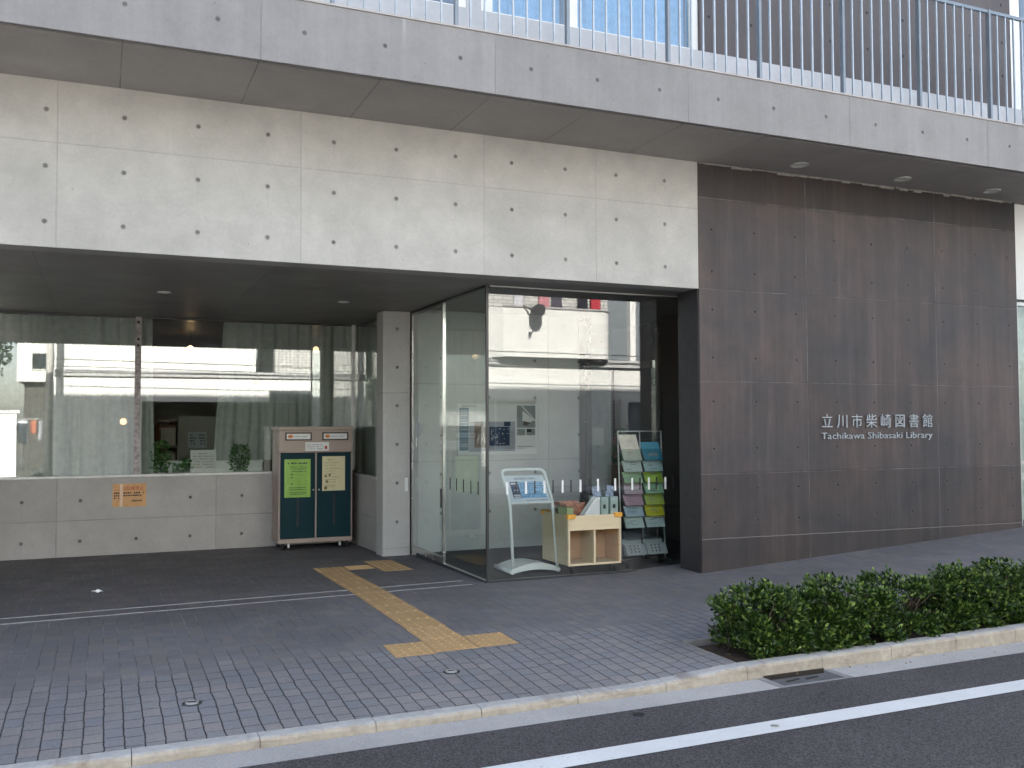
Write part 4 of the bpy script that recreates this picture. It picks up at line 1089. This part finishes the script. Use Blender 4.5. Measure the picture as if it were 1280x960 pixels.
# ------------------------------------------------------------------ hedge shrubs
def shrub(x0, x1, h, label, seed, dens=1.0, hole=None, y0=-2.80, y1=-2.26):
    r = random.Random(seed); xc = (x0+x1)/2; yc = (y0+y1)/2; z0 = walk_z(xc, yc)-.03
    o = thing('shrub', label, 'shrub', (xc, yc, z0), 'clipped shrubs in the kerbside bed')
    st = MB()
    for i in range(7):
        sx = lerp(x0+.08, x1-.08, (i+.5)/7)+r.uniform(-.04,.04); sy = yc+r.uniform(-.12,.12)
        a = r.uniform(0, 6.28)
        st.tube([(sx,sy,z0-.02),(sx+.05*math.cos(a),sy+.05*math.sin(a),z0+h*.4),(sx+.12*math.cos(a+.5),sy+.1*math.sin(a+.5),z0+h*.85)], .009, 6, taper=.003)
        for k2 in range(3):
            b = a+r.uniform(-2,2); zz = z0+h*r.uniform(.25,.55)
            st.tube([(sx+.04*math.cos(a),sy+.04*math.sin(a),zz),(sx+.16*math.cos(b),sy+.16*math.sin(b),zz+.15*r.random()+.05)], .005, 5, taper=.002)
    st.build('stem', M['twig'], o)
    f = MB()
    hx = (x1-x0)/2; hy = (y1-y0)/2
    clumps = [(r.uniform(x0+.02,x1-.02), yc+r.uniform(-.8,.8)*hy, z0+h*(.08+.9*r.random()**.8), r.uniform(.05,.105)) for _ in range(int(95*dens*(x1-x0)/1.1))]
    clumps += [(r.uniform(x0+.02,x1-.02), y0+r.uniform(0,.14), z0+r.uniform(.03,.15), r.uniform(.05,.08)) for _ in range(int(26*dens*(x1-x0)/1.1))]
    def fn():
        while True:
            c = r.choice(clumps)
            d = Vector((r.gauss(0,1), r.gauss(0,1), r.gauss(0,1))).normalized(); rad = c[3]*r.random()**.45
            p = Vector(c[:3]) + d*rad
            top = z0 + h*(.93+.10*math.sin(p.x*9+seed)+.06*math.sin(p.x*23))
            if p.z > top or p.z < z0+.005 and p.y > y0+.03: continue
            if p.x < x0+.12-(p.z-z0)*.7 and seed == 21: continue
            if p.z < z0+.04: p.z = z0+.04*r.random()+.01
            fr_ = abs((p.y-yc)/hy)
            if fr_ > 1.12: continue
            # undercut: low parts of the shrub are narrower
            if p.z < z0+.12 and (p.y < y0+.04) and r.random() < .25: continue
            if hole and ((p.x-hole[0])/hole[2])**2 + ((p.z-hole[1])/hole[3])**2 < 1: continue
            nm = d*.8 + Vector(((p.x-xc)/hx*.35, (p.y-yc)/hy*.7, (p.z-z0)/h*.5))
            return p, nm
    leafcloud(f, int(12500*dens*(x1-x0)/1.1), fn, .034, r)
    # taller young shoots above the clipped top
    for i in range(int(5*(x1-x0))):
        sx = r.uniform(x0+.05, x1-.05); sy = yc+r.uniform(-.2,.2); zt = z0+h*.92; H = r.uniform(.03,.10)
        for k2 in range(14):
            t = k2/14
            leafcloud(f, 1, lambda: ((sx+r.uniform(-.012,.012), sy+r.uniform(-.012,.012), zt+H*t), (r.uniform(-1,1), r.uniform(-1,1), .6)), .035, r)
    f.build('foliage', M['leaf'], o)
shrub(3.75, 4.47, .41, 'dense dark shrub at the open end of the kerbside hedge', 21, 1.1)
shrub(4.36, 5.16, .415, 'second shrub of the kerbside hedge, behind the gutter drain cover', 22, 1.05)
shrub(5.08, 5.68, .39, 'thin gappy shrub in the middle of the kerbside hedge', 23, .62, (5.40, .20, .16, .09))
shrub(5.54, 6.42, .405, 'shrub with a tall pale shoot beyond the gap in hedge', 24, 1.0)
shrub(6.34, 7.3, .40, 'shrub of the kerbside hedge cut by the right edge of picture', 25, .9, (6.60, .25, .10, .05))
shrub(7.2, 8.3, .42, 'farthest shrub of the kerbside hedge outside the picture edge', 26, .5)

lt = MB(); r = random.Random(55)
for i in range(110):
    x = r.uniform(3.68, 7.6); y = r.uniform(-2.78, -2.3) if i > 22 else r.uniform(-3.06, -2.92); z = (walk_z(x, y)-.012 if i > 22 else road_z(x)+.0005)
    a = r.uniform(0, 6.28); L = r.uniform(.010, .018); c2, s2 = math.cos(a)*L, math.sin(a)*L
    lt.add([(x-c2,y-s2,z),(x+s2*.45,y-c2*.45,z+.004),(x+c2,y+s2,z+.006),(x-s2*.45,y+c2*.45,z+.003)], [(0,1,2),(0,2,3)], r.randrange(2))
lt.build('fallen_leaves', [plain('dry_leaf', (.13,.07,.035), .8), plain('yellowed_leaf', (.22,.17,.05), .8)], kind='stuff')

# ------------------------------------------------------------------ across the street (seen mirrored in the glass)
AP = thing('apartment_building', 'white rendered apartment block across the street with tiled upper floor', 'building', (6, -11, 0))
YO = -11.0
MB().box(-1.2, 1.0, YO-.3, YO, 0, 2.80).box(1.0, 6.1, YO-.3, YO, 2.12, 2.80).box(6.1, 19, YO-.3, YO, 0, 2.80).build('ground_wall', M['whitewall'], AP)
MB().box(.9, 6.2, YO-5.2, YO-5.0, 0, 2.4).box(.9, 1.0, YO-5, YO-.31, 0, 2.4).box(6.1, 6.2, YO-5, YO-.31, 0, 2.4).box(1.0, 6.1, YO-5, YO-.31, 2.3, 2.4).build('garage_lining', plain('garage_lining', (.05,.05,.052), .9), AP)
MB().box(4.45, 5.62, YO+.001, YO+.16, 2.13, 2.46).build('dark_box', plain('dark_box_grey', (.10,.115,.125), .5), AP)  # dark box added for the dark patch above the garage opening
MB().box(-1.2, 19, YO-.3, YO+.07, 2.805, 2.98).build('ledge', plain('ledge_grey', (.42,.42,.42), .7), AP)
MB().box(-1.2, 19, YO+.07, YO+.10, 2.90, 2.93).build('ledge_pipe', plain('pipe_grey', (.30,.30,.30), .5), AP)
MB().box(-1.2, 4.07, YO-.25, YO, 2.985, 4.1).build('parapet', M['whitewall'], AP)
MB().box(-1.2, 4.3, YO-1.6, YO-1.3, 2.985, 8).build('set_back_wall', M['greyshade'], AP)
MB().box(4.62, 5.64, YO-.35, YO-.02, 2.985, 8).box(6.9, 11.15, YO-.35, YO-.02, 2.985, 8).build('tile_wall', M['tile'], AP)
MB().box(5.645, 6.9, YO-.32, YO+.03, 2.985, 8).build('stair_wall', M['whitewall'], AP)
MB().box(11.16, 19, YO-1.2, YO-.9, 2.985, 8).build('recess_wall', M['greyshade'], AP)  # shade of the recess is put into the wall's grey colour
MB().box(12.2, 12.36, YO-.9, YO-.74, 2.985, 8).build('downpipe', M['white'], AP)
# rounded balcony
b = MB(); bx0, bx1 = 8.02, 11.10; prof = []
prof.append((bx0, YO-.02)); prof.append((bx0+.24, YO+.34))
for i in range(9):
    a = i/8*math.pi/2; prof.append((bx1-.32+.32*math.sin(a), YO+.02+.32*math.cos(a)))
prof.append((bx1, YO-.02))
inner = [(x+(.1 if x < 9 else -.1), y-(.1 if y > YO+.2 else 0)) for x, y in prof]
n_ = len(prof)
vs = [(x,y,2.99) for x,y in prof]+[(x,y,4.10) for x,y in prof]+[(x,y,2.99) for x,y in inner]+[(x,y,4.10) for x,y in inner]
fs = []
for i in range(n_-1): fs += [(i,i+1,n_+i+1,n_+i),(2*n_+i+1,2*n_+i,3*n_+i,3*n_+i+1),(n_+i,n_+i+1,3*n_+i+1,3*n_+i)]
fs += [tuple(range(n_))[::-1]]
b.add(vs, fs, 0); bal = b.build('balcony', M['whitewall'], AP)
q = MB(); q.tube([(x,y,4.13) for x,y in prof[1:]], .03, 8); q.build('balcony_cap', plain('cap_grey', (.3,.3,.3), .5), bal)
MB().cyl((10.75,YO+.2,2.93),(10.75,YO+.2,3.06), .07, 14).build('balcony_lamp', M['white'], bal)
# windows and door at street level
def owin(x0, x1, z0, z1, nm='window'):
    w = MB().box(x0-.05, x1+.05, YO, YO+.03, z1, z1+.05).box(x0-.05, x1+.05, YO, YO+.05, z0-.05, z0).box(x0-.05, x0, YO, YO+.03, z0, z1).box(x1, x1+.05, YO, YO+.03, z0, z1).box((x0+x1)/2-.02, (x0+x1)/2+.02, YO+.005, YO+.028, z0, z1)
    o = w.build(nm, M['alu'], AP); MB().box(x0, x1, YO+.001, YO+.01, z0, z1).build('pane', M['dkglass'], o)
owin(7.2, 9.2, .9, 2.0)
d = MB().box(11.42, 11.62, YO, YO+.12, 0, 2.06).box(12.32, 12.5, YO, YO+.12, 0, 2.06).box(11.62, 12.32, YO, YO+.1, 1.98, 2.06).build('street_door', M['whitewall'], AP)
MB().box(11.62, 11.95, YO+.001, YO+.03, 0, 1.98).box(11.97, 12.32, YO+.001, YO+.04, 0, 1.98).build('leaf', M['greyshade'], d)
MB().cyl((11.90,YO+.05,1.0),(11.90,YO+.1,1.0), .03, 10).build('knob', M['steel'], d)
MB().box(-1.2, 19, YO-12, YO-11.7, 0, 8).box(18.7, 19, YO-11.7, YO-.3, 0, 8).box(-1.2, -.9, YO-11.7, YO-.3, 0, 2.9).build('back_wall', M['whitewall'], AP)
MB().box(-1.2, 19, YO-11.7, YO-1.6, 7.8, 8).build('roof', M['greyshade'], AP)
# rain chain, flower planter, satellite dish
rc = MB()
for i in range(22): rc.sphere((11.22, YO+.12, 2.0-.075*i), .034, nu=8, nv=6, sz=.8)
rc.cyl((11.22,YO+.12,.3),(11.22,YO+.12,2.8), .008, 6)
tag(rc.build('rain_chain', M['ink']), 'dark beaded rain chain beside the street door across the road', 'rain chain')
FP = thing('flower_planter', 'planter of pink flowers by the street door across the road', 'planter', (11.3, YO+.45, .02))
MB().box(11.0, 11.7, YO+.2, YO+.7, .02, .5).build('box', M['shelfwood'], FP, bevel=.01)
f = MB(); r = random.Random(31)
leafcloud(f, 500, lambda: ((11.35+r.gauss(0,.17), YO+.45+r.gauss(0,.12), .55+abs(r.gauss(0,.28))), (r.gauss(0,1), r.gauss(0,1), .5)), .09, r); f.build('foliage', M['leaf2'], FP)
f = MB()
for i in range(38): f.sphere((11.38+r.gauss(0,.16), YO+.5+r.gauss(0,.1), .65+abs(r.gauss(0,.22))), .035, nu=7, nv=5)
f.build('blossoms', plain('pink_petal', (.72,.30,.36), .6), FP)
SD = thing('satellite_dish', 'dark round satellite dish fixed to the rounded balcony across the road', 'satellite dish', (8.75, YO+.34, 4.1))
d = MB(); n = 18; vs = [(0,0,0)]
Mx = Matrix.Translation((9.0, YO+.62, 3.98)) @ Matrix.Rotation(R(50), 4, 'Z') @ Matrix.Rotation(R(-62), 4, 'X')
pts_ = [Mx @ Vector((0,0,0))]
for ring, (rr_, zz_) in enumerate(((.07,.006),(.13,.02),(.185,.045))):
    for i in range(n): pts_.append(Mx @ Vector((rr_*math.cos(i*2*math.pi/n), rr_*1.15*math.sin(i*2*math.pi/n), zz_)))
fs = [(0, 1+i, 1+(i+1)%n) for i in range(n)]
for k2 in range(2): fs += [(1+k2*n+i, 1+(k2+1)*n+i, 1+(k2+1)*n+(i+1)%n, 1+k2*n+(i+1)%n) for i in range(n)]
d.add(pts_, fs, 0, True); o = d.build('reflector', M['ink'], SD); o.modifiers.new('thick','SOLIDIFY').thickness = .012
MB().tube([(8.75,YO+.34,4.16),(8.85,YO+.5,4.06),(9.0,YO+.6,3.98)], .022, 8).tube([(9.0,YO+.62,3.85),(8.78,YO+.85,3.80)], .013, 8).build('bracket', M['ink'], SD)
MB().cyl((8.77,YO+.86,3.74),(8.79,YO+.84,3.86), .035, 12).build('receiver', M['ink'], SD)
# washing on the balcony
cols2 = [(.5,.06,.08),(.03,.03,.04),(.62,.62,.66),(.10,.09,.12),(.55,.25,.28)]
nm2 = ['red cloth hung to dry above the rounded balcony','black garment drying above the rounded balcony','pale sheet drying above the rounded balcony','dark trousers drying above the rounded balcony','rose towel drying above the rounded balcony']
def hang(x, y, z, w, h, col, label, grp, seed):
    mb = MB(); N = 10; Mz = 8; r = random.Random(seed); vs = []
    for j in range(Mz+1):
        for i in range(N+1):
            u = i/N; f_ = j/Mz
            ww = w*(.75+.25*f_) if j > 1 else w*.9
            vs.append((x+(u-.5)*ww, y+.03*math.sin(u*9+seed)*f_+.015*math.sin(u*17), z-h*f_ + (.05*abs(u-.5) if j == 0 else 0)*-1 + .02*math.sin(u*5+seed)*(j == Mz)))
    mb.add(vs, [(j*(N+1)+i, j*(N+1)+i+1, (j+1)*(N+1)+i+1, (j+1)*(N+1)+i) for j in range(Mz) for i in range(N)], 0, True)
    o = mb.build('hanging_cloth', cloth('laundry_cloth', col, .2)); o.modifiers.new('thick','SOLIDIFY').thickness = .008
    tag(o, label, 'laundry', grp)
for i, c_ in enumerate(cols2): hang(10.75-.34*i if i != 2 else 8.75, YO+.12, 4.85, .30, .8, c_, nm2[i], 'washing on the balcony across the road', i)
tag(MB().tube([(8.1,YO+.12,4.87),(11.0,YO+.12,4.87)], .012, 8).build('washing_pole', M['alu']), 'thin metal washing pole spanning the rounded balcony across the road', 'pole')

# left gap: garden wall, laundry, pole, house, tree
tag(MB().box(-8, -2.07, YO-.2, YO, 0, 1.78).box(-8.02, -2.0, YO-.24, YO+.04, 1.785, 1.86).build('garden_wall', M['whitewall']), 'white garden wall with grey cap across the road', 'wall')
tag(MB().cyl((-1.28, -10.2, 0), (-1.24, -10.2, 9), .10, 16, r2=.08).build('utility_pole', plain('pole_concrete', (.55,.54,.51), .8, var=.1)), 'pale concrete utility pole across the road by the white block', 'utility pole')
for j, z in enumerate((3.02, 3.14)):
    c_ = MB(); c_.tube([(lerp(-1.2, 30, i/30), -10.2-.3*j, z-.16*math.sin(math.pi*i/30)+.08*j) for i in range(31)], .010, 6)
    tag(c_.build('cable', M['black']), ['lower black cable strung along the white block across the road', 'upper black cable strung along the white block across the road'][j], 'cable', 'overhead cables across the road')
tag(MB().tube([(-2.3,YO-.8,1.62),(-1.25,YO-.8,1.64)], .014, 8).build('laundry_pole', M['alu']), 'short laundry pole in the side yard across the road', 'pole')
yard = [((.62,.64,.68), 'pale grey shirt on the yard laundry pole', -1.98, .30, .62), ((.48,.18,.12), 'brick red cloth on the yard laundry pole', -1.72, .18, .36), ((.14,.24,.45), 'blue shirt on the yard laundry pole', -2.18, .22, .5), ((.45,.46,.48), 'striped grey shirt on the yard laundry pole', -1.50, .22, .55)]
for i, (c_, lb, x, w, h) in enumerate(yard): hang(x, YO-.8, 1.6, w, h, c_, lb, 'washing in the side yard across the road', 7+i)
HS = thing('white_house', 'small white two storey house beyond the side yard across the road', 'house', (-2.6, -19, 0))
MB().box(-2.6, .2, -22, -18, 2.92, 4.3).build('wall', M['whitewall'], HS)
MB().box(-2.4, .2, -22, -18.3, 0, 2.92).build('ground_storey', plain('dark_cladding', (.05,.045,.04), .7), HS)
MB().prism([(-2.8,-17.8,4.3),(-2.8,-22.2,4.3),(-2.8,-20,5.6)], (3.2,0,0)).build('roof', M['greyshade'], HS)
w_ = MB().box(-2.2,-1.4,-18,-17.96,3.3,3.9).build('window', M['alu'], HS); MB().box(-2.15,-1.45,-17.96,-17.95,3.35,3.85).build('pane', M['dkglass'], w_)
TR = thing('tree', 'dark leafy tree beyond the garden wall across the road', 'tree', (-4.3, -21, 0))
r = random.Random(77); tk = MB(); tk.tube([(-4.3,-21,-.2),(-4.2,-21,2.2),(-4.4,-21.1,4.2),(-4.3,-21,6.2)], .18, 10, taper=.04)
cl = []
for i in range(16):
    a = r.uniform(0,6.28); z = r.uniform(1.8,5.6); L = r.uniform(.7,1.7)*(1.2-.1*z); e_ = (-4.3+L*math.cos(a), -21+L*math.sin(a), z+L*.5)
    tk.tube([(-4.3,-21,z),e_], .05, 6, taper=.012); cl.append((*e_, r.uniform(.45,.75)))
tk.build('trunk', M['bark'], TR); cl.append((-4.3,-21,6.3,.6)); f = MB()
def fn():
    c_ = r.choice(cl); d = Vector((r.gauss(0,1),r.gauss(0,1),r.gauss(0,.8))).normalized(); return Vector(c_[:3])+d*c_[3]*r.random()**.4, d
leafcloud(f, 6500, fn, .13, r); f.build('crown', M['treeleaf'], TR)

# ------------------------------------------------------------------ light, sky, camera
SUN = Vector((-.26, 1.0, .615)).normalized()
w = bpy.data.worlds.new('World'); sc.world = w; w.use_nodes = True; nt = w.node_tree
bg = nt.nodes['Background']; sky = nt.nodes.new('ShaderNodeTexSky'); sky.sky_type = 'NISHITA'; sky.sun_disc = False
sky.sun_elevation = math.asin(SUN.z); sky.sun_rotation = math.atan2(SUN.x, SUN.y); sky.air_density = 1.0; sky.dust_density = 1.6
hs = nt.nodes.new('ShaderNodeHueSaturation'); hs.inputs['Saturation'].default_value = .62
nt.links.new(sky.outputs[0], hs.inputs['Color']); nt.links.new(hs.outputs[0], bg.inputs[0]); bg.inputs[1].default_value = .095
ld = bpy.data.lights.new('sun', 'SUN'); ld.energy = 5.0; ld.angle = R(.53); ld.color = (1.0, .95, .88)
so = bpy.data.objects.new('sun', ld); COL.objects.link(so); so.rotation_euler = SUN.to_track_quat('Z', 'Y').to_euler(); so.location = SUN*40

yaw, pit, rol = R(23.480341786), R(2.341305406), R(-.17502029898)
cy, sy, cp, sp = math.cos(yaw), math.sin(yaw), math.cos(pit), math.sin(pit)
F = Vector((sy*cp, cy*cp, sp)); Rt = Vector((cy, -sy, 0)); U = Rt.cross(F)
c_, s_ = math.cos(rol), math.sin(rol); Rr = Rt*c_ + U*s_; Uu = U*c_ - Rt*s_
cd = bpy.data.cameras.new('camera'); cd.sensor_width = 36; cd.lens = 36*1178.3226/1280; cd.clip_end = 1000; cd.clip_start = .05
co = bpy.data.objects.new('camera', cd); COL.objects.link(co)
co.matrix_world = Matrix(((Rr.x, Uu.x, -F.x, 0), (Rr.y, Uu.y, -F.y, -7.72), (Rr.z, Uu.z, -F.z, 1.5), (0,0,0,1)))
sc.camera = co
sc.view_settings.view_transform = 'Standard'; sc.view_settings.look = 'None'; sc.view_settings.gamma = 1; sc.view_settings.use_curve_mapping = False
sc.view_settings.exposure = 2.68
sc.cycles.use_denoising = True
sc.cycles.max_bounces = 10; sc.cycles.diffuse_bounces = 5; sc.cycles.glossy_bounces = 5; sc.cycles.transparent_max_bounces = 24; sc.cycles.transmission_bounces = 6
sc.cycles.caustics_reflective = False; sc.cycles.caustics_refractive = False; sc.cycles.sample_clamp_indirect = 8
